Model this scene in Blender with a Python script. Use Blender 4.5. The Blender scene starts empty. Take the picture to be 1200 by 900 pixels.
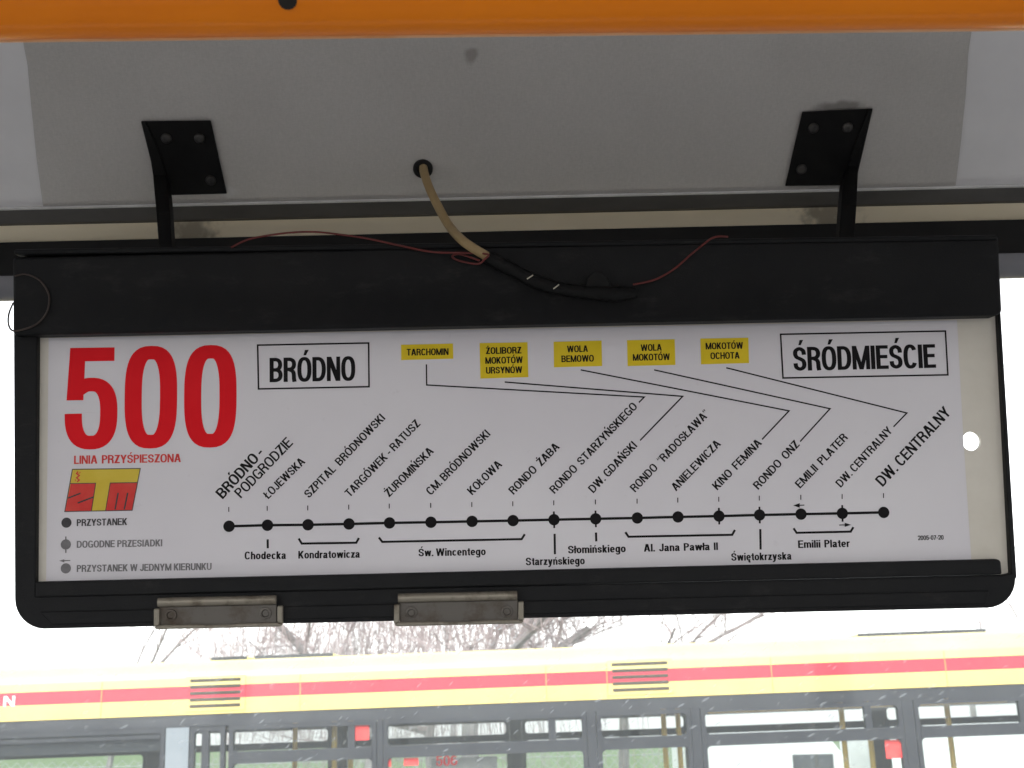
import bpy, bmesh, math, random
from mathutils import Vector, Matrix
random.seed(7)
SC = bpy.context.scene
COL = SC.collection
R = math.radians

# ------------------------------------------------------------------ camera
FPX = 1448.0                      # focal length in pixels of the 1200 x 900 photograph
PITCH, ROLL = R(15.0), R(1.29)
EYE = Vector((0, 0, 2.5))
_F = Vector((0, math.cos(PITCH), math.sin(PITCH)))
_U0 = Vector((0, -math.sin(PITCH), math.cos(PITCH)))
_X = Vector((1, 0, 0))
_RT = _X * math.cos(ROLL) - _U0 * math.sin(ROLL)
_UP = _X * math.sin(ROLL) + _U0 * math.cos(ROLL)
cam = bpy.data.cameras.new('camera')
cam_o = bpy.data.objects.new('camera', cam)
COL.objects.link(cam_o)
cam_o.matrix_world = Matrix(((_RT.x, _UP.x, -_F.x, EYE.x), (_RT.y, _UP.y, -_F.y, EYE.y), (_RT.z, _UP.z, -_F.z, EYE.z), (0, 0, 0, 1)))
cam.sensor_width = 36.0
cam.lens = FPX / 1200 * 36
cam.clip_start, cam.clip_end = 0.02, 3000
cam.dof.use_dof = True
cam.dof.focus_distance = 0.99
cam.dof.aperture_fstop = 24
SC.camera = cam_o

# ------------------------------------------------------------------ sky, sun, exposure
SUN_EL, SUN_AZ = R(48), R(200)    # behind the photographer, bright overcast
w = bpy.data.worlds.new('World'); SC.world = w; w.use_nodes = True
nt = w.node_tree
bg = nt.nodes['Background']
sky = nt.nodes.new('ShaderNodeTexSky'); sky.sky_type = 'NISHITA'; sky.sun_disc = False
sky.sun_elevation = SUN_EL; sky.sun_rotation = SUN_AZ
sky.air_density = 1.0; sky.dust_density = 1.5; sky.ozone_density = 1.0
hs = nt.nodes.new('ShaderNodeHueSaturation'); hs.inputs['Saturation'].default_value = 0.12
nt.links.new(sky.outputs[0], hs.inputs['Color']); nt.links.new(hs.outputs[0], bg.inputs['Color'])
bg.inputs['Strength'].default_value = 0.15
sun = bpy.data.lights.new('sun', 'SUN'); sun.energy = 1.0; sun.angle = R(14); sun.color = (1, .97, .93)
so = bpy.data.objects.new('sun', sun); COL.objects.link(so)
sd = Vector((math.sin(SUN_AZ) * math.cos(SUN_EL), math.cos(SUN_AZ) * math.cos(SUN_EL), math.sin(SUN_EL)))
so.rotation_euler = sd.to_track_quat('Z', 'Y').to_euler()
SC.view_settings.view_transform = 'Standard'; SC.view_settings.look = 'None'
SC.view_settings.exposure = 1.9; SC.view_settings.gamma = 1.0
SC.cycles.transparent_max_bounces = 24
SC.cycles.max_bounces = 14; SC.cycles.diffuse_bounces = 10

# ------------------------------------------------------------------ picking points measured in the photograph
def ray(px, py):
    return _F * FPX + _RT * (px - 600) - _UP * (py - 450)
def at(px, py, Y):
    d = ray(px, py); return EYE + d * (Y / d.y)
def on_plane(px, py, o, n):
    d = ray(px, py); return EYE + d * ((o - EYE).dot(n) / d.dot(n))
# board frame: u right, v up, n towards the viewer
def _rot(a, b, c): return Matrix.Rotation(c, 3, 'Z') @ Matrix.Rotation(b, 3, 'Y') @ Matrix.Rotation(a, 3, 'X')
_M = _rot(0.16737425, -0.00412837, 0.02199186)
BU, BV, BN = _M.col[0].copy(), _M.col[2].copy(), -_M.col[1]
BO = Vector((-0.0031118, 0.95, 2.7025134))
BMAT = Matrix(((BU.x, BV.x, BN.x, BO.x), (BU.y, BV.y, BN.y, BO.y), (BU.z, BV.z, BN.z, BO.z), (0, 0, 0, 1)))
MM = 0.72 / 1065                  # metres per photograph pixel on the board
def bp(px, py, n=0.0):
    p = on_plane(px, py, BO + BN * n, BN) - BO
    return Vector((p.dot(BU), p.dot(BV)))

# ------------------------------------------------------------------ materials
def mat(name, color, rough=0.6, metal=0.0, spec=0.5):
    m = bpy.data.materials.new(name); m.use_nodes = True
    b = m.node_tree.nodes['Principled BSDF']
    b.inputs['Base Color'].default_value = (*color, 1); b.inputs['Roughness'].default_value = rough
    b.inputs['Metallic'].default_value = metal; b.inputs['Specular IOR Level'].default_value = spec
    return m
def N(m, t, **kw):
    n = m.node_tree.nodes.new(t)
    for k, v in kw.items():
        if k in n.inputs: n.inputs[k].default_value = v
        else: setattr(n, k, v)
    return n
def L(m, a, b): m.node_tree.links.new(a, b)
def coords(m, scale=(1, 1, 1), rot=(0, 0, 0), tex=False):
    tc = N(m, 'ShaderNodeTexCoord'); mp = N(m, 'ShaderNodeMapping')
    mp.inputs['Scale'].default_value = scale; mp.inputs['Rotation'].default_value = rot
    if tex: mp.vector_type = 'TEXTURE'
    L(m, tc.outputs['Object'], mp.inputs['Vector']); return mp.outputs[0]
def mottled(name, c1, c2, scale=8, rough=0.6, detail=5, lo=.35, hi=.7, bump=0.0, bscale=200, metal=0.0, stretch=(1, 1, 1), spec=.5, rvar=0.0):
    m = mat(name, c1, rough, metal, spec); b = m.node_tree.nodes['Principled BSDF']
    v = coords(m, stretch)
    n = N(m, 'ShaderNodeTexNoise', Scale=scale, Detail=detail, Roughness=.65); L(m, v, n.inputs['Vector'])
    r = N(m, 'ShaderNodeValToRGB'); e = r.color_ramp.elements
    e[0].position, e[1].position = lo, hi; e[0].color = (*c1, 1); e[1].color = (*c2, 1)
    L(m, n.outputs[0], r.inputs[0]); L(m, r.outputs[0], b.inputs['Base Color'])
    if rvar:
        mr = N(m, 'ShaderNodeMapRange'); mr.inputs['To Min'].default_value = rough - rvar; mr.inputs['To Max'].default_value = rough + rvar
        L(m, n.outputs[0], mr.inputs['Value']); L(m, mr.outputs[0], b.inputs['Roughness'])
    if bump:
        n2 = N(m, 'ShaderNodeTexNoise', Scale=bscale, Detail=3); L(m, v, n2.inputs['Vector'])
        bu = N(m, 'ShaderNodeBump', Strength=bump, Distance=.001); L(m, n2.outputs[0], bu.inputs['Height']); L(m, bu.outputs[0], b.inputs['Normal'])
    return m

M = {}
M['black_plastic'] = mottled('black_plastic', (.0035, .004, .005), (.009, .009, .0095), 14, .55, bump=.25, bscale=900, rvar=.1, spec=.22)
M['black_steel'] = mottled('black_steel', (.003, .003, .0035), (.007, .0065, .006), 20, .55, bump=.2, bscale=600, spec=.15)
M['screw'] = mottled('screw_steel', (.02, .019, .018), (.075, .07, .065), 90, .5, metal=.5)
M['rubber'] = mottled('rubber', (.004, .004, .0045), (.011, .0105, .010), 12, .75, spec=.3)
M['rail_paint'] = mottled('orange_rail_paint', (.80, .20, .001), (.88, .24, .002), 9, .32, lo=.3, hi=.8, bump=.05, bscale=60, spec=.2)
M['rail_paint'].node_tree.nodes['Principled BSDF'].inputs['Coat Weight'].default_value = .15; M['rail_paint'].node_tree.nodes['Principled BSDF'].inputs['Coat Roughness'].default_value = .18
M['hole_dark'] = mat('screw_hole', (.01, .008, .006), .8)
M['beige_sheet'] = mottled('beige_sheet', (.62, .58, .50), (.74, .70, .62), 10, .5, lo=.25, hi=.65)
M['ink'] = mottled('black_ink', (.007, .006, .007), (.012, .011, .012), 30, .6, spec=.12)
M['ink_greyed'] = mottled('greyed_black_ink', (.05, .047, .05), (.10, .095, .10), 70, .6, spec=.2)  # black print greyed; on the legend this carries glare and fading
M['ink_glare_faded'] = mottled('glare_faded_grey_ink', (.13, .125, .13), (.22, .21, .22), 70, .5)  # glare and fading of the dark legend print put into the grey
M['ink_red'] = mottled('red_ink', (.76, .008, .016), (.82, .014, .022), 14, .6, spec=.12)
M['ink_pale_red'] = mottled('pale_red_ink', (.66, .05, .045), (.72, .09, .07), 40, .6, spec=.15)
M['ink_yellow'] = mottled('yellow_ink', (.74, .55, .022), (.80, .60, .035), 30, .6, spec=.12)
M['ink_pale_yellow'] = mottled('pale_yellow_ink', (.66, .49, .055), (.72, .55, .085), 30, .6, spec=.15)
M['cable_sheath'] = mottled('cable_sheath', (.30, .20, .085), (.38, .28, .14), 30, .5, lo=.3)
M['tape'] = mottled('insulating_tape', (.0018, .0018, .002), (.005, .005, .005), 60, .5, spec=.22, bump=.5, bscale=120)
M['wire'] = mottled('red_wire', (.10, .010, .008), (.15, .018, .014), 50, .45)
M['brown_wire'] = mottled('brown_wire', (.035, .022, .018), (.06, .04, .03), 50, .5)
M['tie'] = mat('pale_tie', (.55, .52, .42), .5)
M['side_ceiling'] = mottled('pale_ceiling_laminate', (.64, .63, .64), (.72, .71, .72), 7, .5, bump=.05, bscale=300)
M['trim'] = mottled('dark_trim', (.05, .047, .043), (.085, .08, .074), 18, .45, stretch=(.4, 1, 1), metal=.3)
M['alu'] = mottled('aluminium_edge', (.6, .6, .6), (.8, .8, .8), 40, .35)
M['interior'] = mottled('interior_laminate', (.66, .65, .63), (.74, .73, .71), 5, .6)
M['floor'] = mottled('bus_floor', (.13, .13, .13), (.19, .19, .19), 8, .8)

m = M['black_plastic']; b = m.node_tree.nodes['Principled BSDF']; src = b.inputs['Base Color'].links[0].from_socket
v = coords(m, (1.2, 3, 1)); n = N(m, 'ShaderNodeTexNoise', Scale=16, Detail=8, Roughness=.75); L(m, v, n.inputs['Vector'])
r = N(m, 'ShaderNodeMapRange'); r.inputs['From Min'].default_value = .56; r.inputs['From Max'].default_value = .80; r.inputs['To Max'].default_value = .55; L(m, n.outputs[0], r.inputs['Value'])
x = N(m, 'ShaderNodeMix', data_type='RGBA'); L(m, r.outputs[0], x.inputs[0]); L(m, src, x.inputs[6]); x.inputs[7].default_value = (.045, .043, .04, 1); L(m, x.outputs[2], b.inputs['Base Color'])
# ceiling middle: woven grey darkened for the board's shadow, with a scuff
m = mat('shaded_grey_weave', (.2, .19, .18), .62); b = m.node_tree.nodes['Principled BSDF']
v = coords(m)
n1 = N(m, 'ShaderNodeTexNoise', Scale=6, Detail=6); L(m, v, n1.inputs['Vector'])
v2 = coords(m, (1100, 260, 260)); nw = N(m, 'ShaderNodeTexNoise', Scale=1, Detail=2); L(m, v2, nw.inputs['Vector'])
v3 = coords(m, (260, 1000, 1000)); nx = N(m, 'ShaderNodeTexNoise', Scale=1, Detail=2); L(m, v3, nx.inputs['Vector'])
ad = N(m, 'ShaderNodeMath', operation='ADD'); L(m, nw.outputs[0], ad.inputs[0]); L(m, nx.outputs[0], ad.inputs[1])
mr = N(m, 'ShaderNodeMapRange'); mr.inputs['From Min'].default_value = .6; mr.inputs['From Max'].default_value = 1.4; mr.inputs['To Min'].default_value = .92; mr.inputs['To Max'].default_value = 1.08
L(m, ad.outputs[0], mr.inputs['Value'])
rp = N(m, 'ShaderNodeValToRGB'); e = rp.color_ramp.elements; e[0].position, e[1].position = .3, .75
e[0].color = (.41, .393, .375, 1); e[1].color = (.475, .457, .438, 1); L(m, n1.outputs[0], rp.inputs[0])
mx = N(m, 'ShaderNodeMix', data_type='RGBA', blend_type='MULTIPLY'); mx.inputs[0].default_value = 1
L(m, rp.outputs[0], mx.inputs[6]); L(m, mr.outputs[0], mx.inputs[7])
def stain(m, colsock, centre, radius, tint, strength, nscale):
    """dirt blot of its own uneven shape round a point of the object"""
    tc = N(m, 'ShaderNodeTexCoord'); d = N(m, 'ShaderNodeVectorMath', operation='SUBTRACT'); d.inputs[1].default_value = centre
    L(m, tc.outputs['Object'], d.inputs[0])
    sc = N(m, 'ShaderNodeVectorMath', operation='DIVIDE'); sc.inputs[1].default_value = radius; L(m, d.outputs[0], sc.inputs[0])
    le = N(m, 'ShaderNodeVectorMath', operation='LENGTH'); L(m, sc.outputs[0], le.inputs[0])
    n = N(m, 'ShaderNodeTexNoise', Scale=nscale, Detail=5); L(m, tc.outputs['Object'], n.inputs['Vector'])
    a = N(m, 'ShaderNodeMath', operation='MULTIPLY_ADD'); a.inputs[1].default_value = 1.6; L(m, n.outputs[0], a.inputs[0]); L(m, le.outputs['Value'], a.inputs[2])
    r = N(m, 'ShaderNodeMapRange', interpolation_type='SMOOTHSTEP'); r.inputs['From Min'].default_value = 1.05; r.inputs['From Max'].default_value = 1.75
    r.inputs['To Min'].default_value = strength; r.inputs['To Max'].default_value = 0; L(m, a.outputs[0], r.inputs['Value'])
    x = N(m, 'ShaderNodeMix', data_type='RGBA'); L(m, r.outputs[0], x.inputs[0]); L(m, colsock, x.inputs[6]); x.inputs[7].default_value = (*tint, 1)
    return x.outputs[2]
SHADED_PANEL_N = None
M['panel'] = m; SHADED_PANEL_SOCK = mx.outputs[2]  # for the added ceiling sheet, the board's shadow put into its grey

# paper: white laminate, faint smudges and warm toning
m = mat('laminated_paper', (.74, .72, .76), .38, 0, .4); b = m.node_tree.nodes['Principled BSDF']; v = coords(m)
n1 = N(m, 'ShaderNodeTexNoise', Scale=5, Detail=6); L(m, v, n1.inputs['Vector'])
rp = N(m, 'ShaderNodeValToRGB'); e = rp.color_ramp.elements; e[0].position, e[1].position = .3, .7
e[0].color = (.69, .665, .705, 1); e[1].color = (.75, .73, .76, 1); L(m, n1.outputs[0], rp.inputs[0])
n2 = N(m, 'ShaderNodeTexNoise', Scale=95, Detail=3); L(m, v, n2.inputs['Vector'])
r2 = N(m, 'ShaderNodeMapRange'); r2.inputs['From Min'].default_value = .70; r2.inputs['From Max'].default_value = .80; r2.inputs['To Max'].default_value = .18; L(m, n2.outputs[0], r2.inputs['Value'])
x = N(m, 'ShaderNodeMix', data_type='RGBA'); L(m, r2.outputs[0], x.inputs[0]); L(m, rp.outputs[0], x.inputs[6]); x.inputs[7].default_value = (.4, .36, .36, 1)
v = coords(m, (1 / 9, 1 / 260, 1), (0, 0, .12), True); n3 = N(m, 'ShaderNodeTexNoise', Scale=1, Detail=2); v = coords(m, (9, 260, 1), (0, 0, .15)); L(m, v, n3.inputs['Vector'])
r3 = N(m, 'ShaderNodeMapRange'); r3.inputs['From Min'].default_value = .74; r3.inputs['From Max'].default_value = .80; r3.inputs['To Max'].default_value = .22; L(m, n3.outputs[0], r3.inputs['Value'])
x3 = N(m, 'ShaderNodeMix', data_type='RGBA'); L(m, r3.outputs[0], x3.inputs[0]); L(m, x.outputs[2], x3.inputs[6]); x3.inputs[7].default_value = (.45, .38, .33, 1)
L(m, x3.outputs[2], b.inputs['Base Color'])
M['paper'] = m

# rusty clip steel
m = mat('rusty_clip_steel', (.2, .18, .15), .5, .55); b = m.node_tree.nodes['Principled BSDF']; v = coords(m)
n1 = N(m, 'ShaderNodeTexNoise', Scale=40, Detail=8, Roughness=.7); L(m, v, n1.inputs['Vector'])
rp = N(m, 'ShaderNodeValToRGB'); e = rp.color_ramp.elements; e[0].position, e[1].position = .46, .70
e[0].color = (.125, .114, .102, 1); e[1].color = (.07, .047, .03, 1); L(m, n1.outputs[0], rp.inputs[0]); L(m, rp.outputs[0], b.inputs['Base Color'])
r2 = N(m, 'ShaderNodeMapRange'); r2.inputs['To Min'].default_value = .35; r2.inputs['To Max'].default_value = .75; L(m, n1.outputs[0], r2.inputs['Value']); L(m, r2.outputs[0], b.inputs['Roughness'])
M['clip'] = m
M['clip_rim'] = mottled('highlit_clip_edge', (.26, .235, .19), (.10, .075, .05), 60, .4, lo=.5, hi=.72, metal=.5)  # clip steel made paler, edge highlights put into the colour

def glass(name, tint, dirt, gloss=.05, specks=False):
    """clear pane with a film of dust (and rain specks) that the daylight lights up"""
    m = bpy.data.materials.new(name); m.use_nodes = True; t = m.node_tree; t.nodes.remove(t.nodes['Principled BSDF']); out = t.nodes['Material Output']
    tr = N(m, 'ShaderNodeBsdfTransparent'); tr.inputs[0].default_value = (*tint, 1)
    gl = N(m, 'ShaderNodeBsdfGlossy', Roughness=.03); gl.inputs[0].default_value = (.9, .95, 1, 1)
    tl = N(m, 'ShaderNodeBsdfTranslucent'); tl.inputs[0].default_value = (.74, .79, .84, 1)
    mg = N(m, 'ShaderNodeMixShader'); mg.inputs[0].default_value = gloss
    L(m, tr.outputs[0], mg.inputs[1]); L(m, gl.outputs[0], mg.inputs[2])
    v = coords(m, (1, 1, 1)); n = N(m, 'ShaderNodeTexNoise', Scale=7, Detail=6, Roughness=.7); L(m, v, n.inputs['Vector'])
    r = N(m, 'ShaderNodeMapRange'); r.inputs['From Min'].default_value = .3; r.inputs['From Max'].default_value = .7
    r.inputs['To Min'].default_value = dirt * .65; r.inputs['To Max'].default_value = dirt * 1.35; L(m, n.outputs[0], r.inputs['Value'])
    fac = r.outputs[0]
    if specks:
        for sc, rot, th, cut in ((250, -.75, .16, .62), (190, -.45, .17, .75), (420, -.6, .17, .7)):
            v2 = coords(m, (1 / (sc * .25), 1, 1 / sc), (0, rot, 0), True)
            vo = N(m, 'ShaderNodeTexVoronoi', Scale=1); L(m, v2, vo.inputs['Vector'])
            lt = N(m, 'ShaderNodeMath', operation='LESS_THAN'); lt.inputs[1].default_value = th; L(m, vo.outputs['Distance'], lt.inputs[0])
            sp = N(m, 'ShaderNodeSeparateColor'); L(m, vo.outputs['Color'], sp.inputs[0])
            g = N(m, 'ShaderNodeMath', operation='GREATER_THAN'); g.inputs[1].default_value = cut; L(m, sp.outputs[0], g.inputs[0])
            mu = N(m, 'ShaderNodeMath', operation='MULTIPLY'); L(m, lt.outputs[0], mu.inputs[0]); L(m, g.outputs[0], mu.inputs[1])
            m2 = N(m, 'ShaderNodeMath', operation='MULTIPLY_ADD'); m2.inputs[1].default_value = .15; L(m, mu.outputs[0], m2.inputs[0]); L(m, fac, m2.inputs[2]); fac = m2.outputs[0]
    mx = N(m, 'ShaderNodeMixShader'); L(m, fac, mx.inputs[0]); L(m, mg.outputs[0], mx.inputs[1]); L(m, tl.outputs[0], mx.inputs[2])
    L(m, mx.outputs[0], out.inputs['Surface']); return m
M['near_glass'] = glass('dusty_window_glass', (.99, .995, .99), .056, .008, True)
M['far_glass'] = glass('bus_window_glass', (.955, .975, .97), .02, .05)
M['bus_yellow'] = mottled('yellow_bus_paint', (.62, .49, .15), (.67, .54, .18), 2, .35)
M['bus_skylit'] = mottled('skylit_roof_yellow', (.66, .57, .19), (.70, .61, .23), 2, .4)  # body yellow made paler, sky light on the roof put into the colour
M['bus_red'] = mottled('red_stripe_paint', (.46, .022, .042), (.52, .03, .055), 2, .35)
M['seam'] = mottled('body_seam', (.42, .30, .08), (.50, .36, .11), 30, .7)
M['slot'] = mottled('vent_slot', (.022, .017, .010), (.06, .045, .022), 60, .7)
M['letter_white'] = mat('white_letter', (.8, .8, .8), .5)
M['bus_dark'] = mottled('dark_window_frame', (.016, .019, .024), (.03, .034, .04), 3, .5)
M['bus_inside'] = mottled('bus_inside', (.10, .11, .12), (.16, .17, .18), 2, .7)
M['bus_grey'] = mottled('pale_door_panel', (.17, .20, .22), (.21, .24, .26), 4, .5)
M['pole_yellow'] = mottled('yellow_pole_paint', (.55, .36, .05), (.6, .42, .08), 5, .4)
M['sticker_red'] = mottled('red_sticker', (.72, .05, .05), (.78, .08, .07), 20, .5)
M['card_grey'] = mottled('grey_card', (.22, .22, .215), (.28, .28, .27), 12, .6)
M['tyre'] = mottled('tyre_rubber', (.02, .02, .02), (.035, .035, .035), 8, .85)
M['bark'] = mottled('grey_bark', (.17, .155, .15), (.26, .24, .235), 9, .9)
M['twig'] = mottled('pinkish_twigs', (.24, .195, .195), (.34, .285, .28), 9, .9)
M['asphalt'] = mottled('asphalt', (.045, .045, .047), (.065, .065, .065), 3, .9)
M['grass'] = mottled('lawn', (.07, .12, .03), (.11, .17, .05), .6, .95)
M['van_white'] = mottled('white_van_paint', (.74, .75, .76), (.8, .8, .8), 3, .4)
M['fence'] = mottled('grey_fence', (.25, .26, .26), (.35, .36, .36), 3, .6)

# ------------------------------------------------------------------ mesh helpers
class MB:
    def __init__(s): s.v = []; s.f = []
    def poly(s, pts):
        i = len(s.v); s.v += [tuple(p) for p in pts]; s.f.append(tuple(range(i, i + len(pts))))
    def box(s, x0, y0, z0, x1, y1, z1):
        i = len(s.v)
        s.v += [(x, y, z) for z in (z0, z1) for y in (y0, y1) for x in (x0, x1)]
        for f in ((0, 2, 3, 1), (4, 5, 7, 6), (0, 1, 5, 4), (2, 6, 7, 3), (0, 4, 6, 2), (1, 3, 7, 5)): s.f.append(tuple(i + k for k in f))
        return s
    def prism(s, ring, z0, z1):
        """ring of (u,v) pairs, counter-clockwise, extruded along the third axis"""
        n = len(ring); i = len(s.v)
        s.v += [(p[0], p[1], z0) for p in ring] + [(p[0], p[1], z1) for p in ring]
        s.f.append(tuple(i + k for k in reversed(range(n)))); s.f.append(tuple(i + n + k for k in range(n)))
        for k in range(n): s.f.append((i + k, i + (k + 1) % n, i + n + (k + 1) % n, i + n + k))
        return s
    def loft(s, rings, cap=True, closed=True):
        n = len(rings[0]); i = len(s.v)
        for r in rings: s.v += [tuple(p) for p in r]
        for a in range(len(rings) - 1):
            for k in range(n if closed else n - 1):
                s.f.append((i + a * n + k, i + a * n + (k + 1) % n, i + (a + 1) * n + (k + 1) % n, i + (a + 1) * n + k))
        if cap: s.f.append(tuple(i + k for k in reversed(range(n)))); s.f.append(tuple(i + (len(rings) - 1) * n + k for k in range(n)))
        return s
    def tube(s, pts, rad, seg=12, cap=True):
        pts = [Vector(p) for p in pts]; rings = []; nrm = None
        for k, p in enumerate(pts):
            t = (pts[min(k + 1, len(pts) - 1)] - pts[max(k - 1, 0)]).normalized()
            if nrm is None: nrm = t.orthogonal().normalized()
            nrm = (nrm - t * nrm.dot(t)).normalized(); bn = t.cross(nrm)
            r = rad[k] if isinstance(rad, (list, tuple)) else rad
            rings.append([p + (nrm * math.cos(a) + bn * math.sin(a)) * r for a in (2 * math.pi * j / seg for j in range(seg))])
        return s.loft(rings, cap)
    def build(s, name, m, parent=None, bevel=0.0, smooth=False, seg=2):
        me = bpy.data.meshes.new(name); me.from_pydata(s.v, [], s.f); me.update()
        if bevel or smooth:
            bm = bmesh.new(); bm.from_mesh(me); bmesh.ops.recalc_face_normals(bm, faces=bm.faces); bm.to_mesh(me); bm.free()
        o = bpy.data.objects.new(name, me); COL.objects.link(o); me.materials.append(m)
        if parent is not None: o.parent = parent
        if smooth:
            for p in me.polygons: p.use_smooth = True
            try: me.set_sharp_from_angle(angle=R(40))
            except Exception: pass
        if bevel:
            b = o.modifiers.new('bevel', 'BEVEL'); b.width = bevel; b.segments = seg; b.limit_method = 'ANGLE'; b.angle_limit = R(35)
        return o
def tag(o, label=None, cat=None, group=None, kind=None):
    for k, v in (('label', label), ('category', cat), ('group', group), ('kind', kind)):
        if v: o[k] = v
    return o
def empty(name, mtx, label, cat, group=None):
    o = bpy.data.objects.new(name, None); COL.objects.link(o); o.empty_display_size = .05
    o.matrix_world = mtx if isinstance(mtx, Matrix) else Matrix.Translation(mtx)
    return tag(o, label, cat, group)
def spline(pts, n=8):
    pts = [Vector(p) for p in pts]; out = []
    for i in range(len(pts) - 1):
        p0, p1, p2, p3 = pts[max(i - 1, 0)], pts[i], pts[i + 1], pts[min(i + 2, len(pts) - 1)]
        for k in range(n):
            t = k / n; out.append(.5 * ((2 * p1) + (p2 - p0) * t + (2 * p0 - 5 * p1 + 4 * p2 - p3) * t * t + (3 * p1 - p0 - 3 * p2 + p3) * t ** 3))
    return out + [pts[-1]]

# ------------------------------------------------------------------ lettering: condensed grotesque drawn from strokes
class Pen:
    def __init__(s, tx, ty): s.tx, s.ty, s.P = tx, ty, []
    def quad(s, *p): s.P.append([list(p)])
    def bar(s, x0, y0, x1, y1): s.P.append([[(x0, y0), (x1, y0), (x1, y1), (x0, y1)]])
    def dia(s, x0, y0, x1, y1, k=1.12):                    # diagonal with horizontal cuts
        h = s.tx * k / 2; s.P.append([[(x0 - h, y0), (x0 + h, y0), (x1 + h, y1), (x1 - h, y1)]])
    def stroke(s, pts, closed=False):
        q = [Vector((p[0] / s.tx, p[1] / s.ty)) for p in pts]; n = len(q); A = []; B = []
        for i in range(n):
            if closed: a, c = q[i] - q[i - 1], q[(i + 1) % n] - q[i]
            else: a = q[i] - q[i - 1] if i else q[1] - q[0]; c = q[i + 1] - q[i] if i < n - 1 else a
            a = a.normalized(); c = c.normalized(); na = Vector((-a.y, a.x)); nc = Vector((-c.y, c.x))
            m = na + nc; m = m / max(m.dot(na), .35) if m.length > 1e-6 else na
            A.append(q[i] + m * .5); B.append(q[i] - m * .5)
        f = lambda v: (v.x * s.tx, v.y * s.ty)
        s.P.append([[f(B[i]), f(B[(i + 1) % n]), f(A[(i + 1) % n]), f(A[i])] for i in range(n if closed else n - 1)])
    def sup(s, cx, cy, a, b, t0, t1, n=2.5, k=22):
        o = []
        for i in range(k + 1):
            t = R(t0 + (t1 - t0) * i / k); c, q = math.cos(t), math.sin(t)
            o.append((cx + a * math.copysign(abs(c) ** (2 / n), c), cy + b * math.copysign(abs(q) ** (2 / n), q)))
        return o
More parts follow.
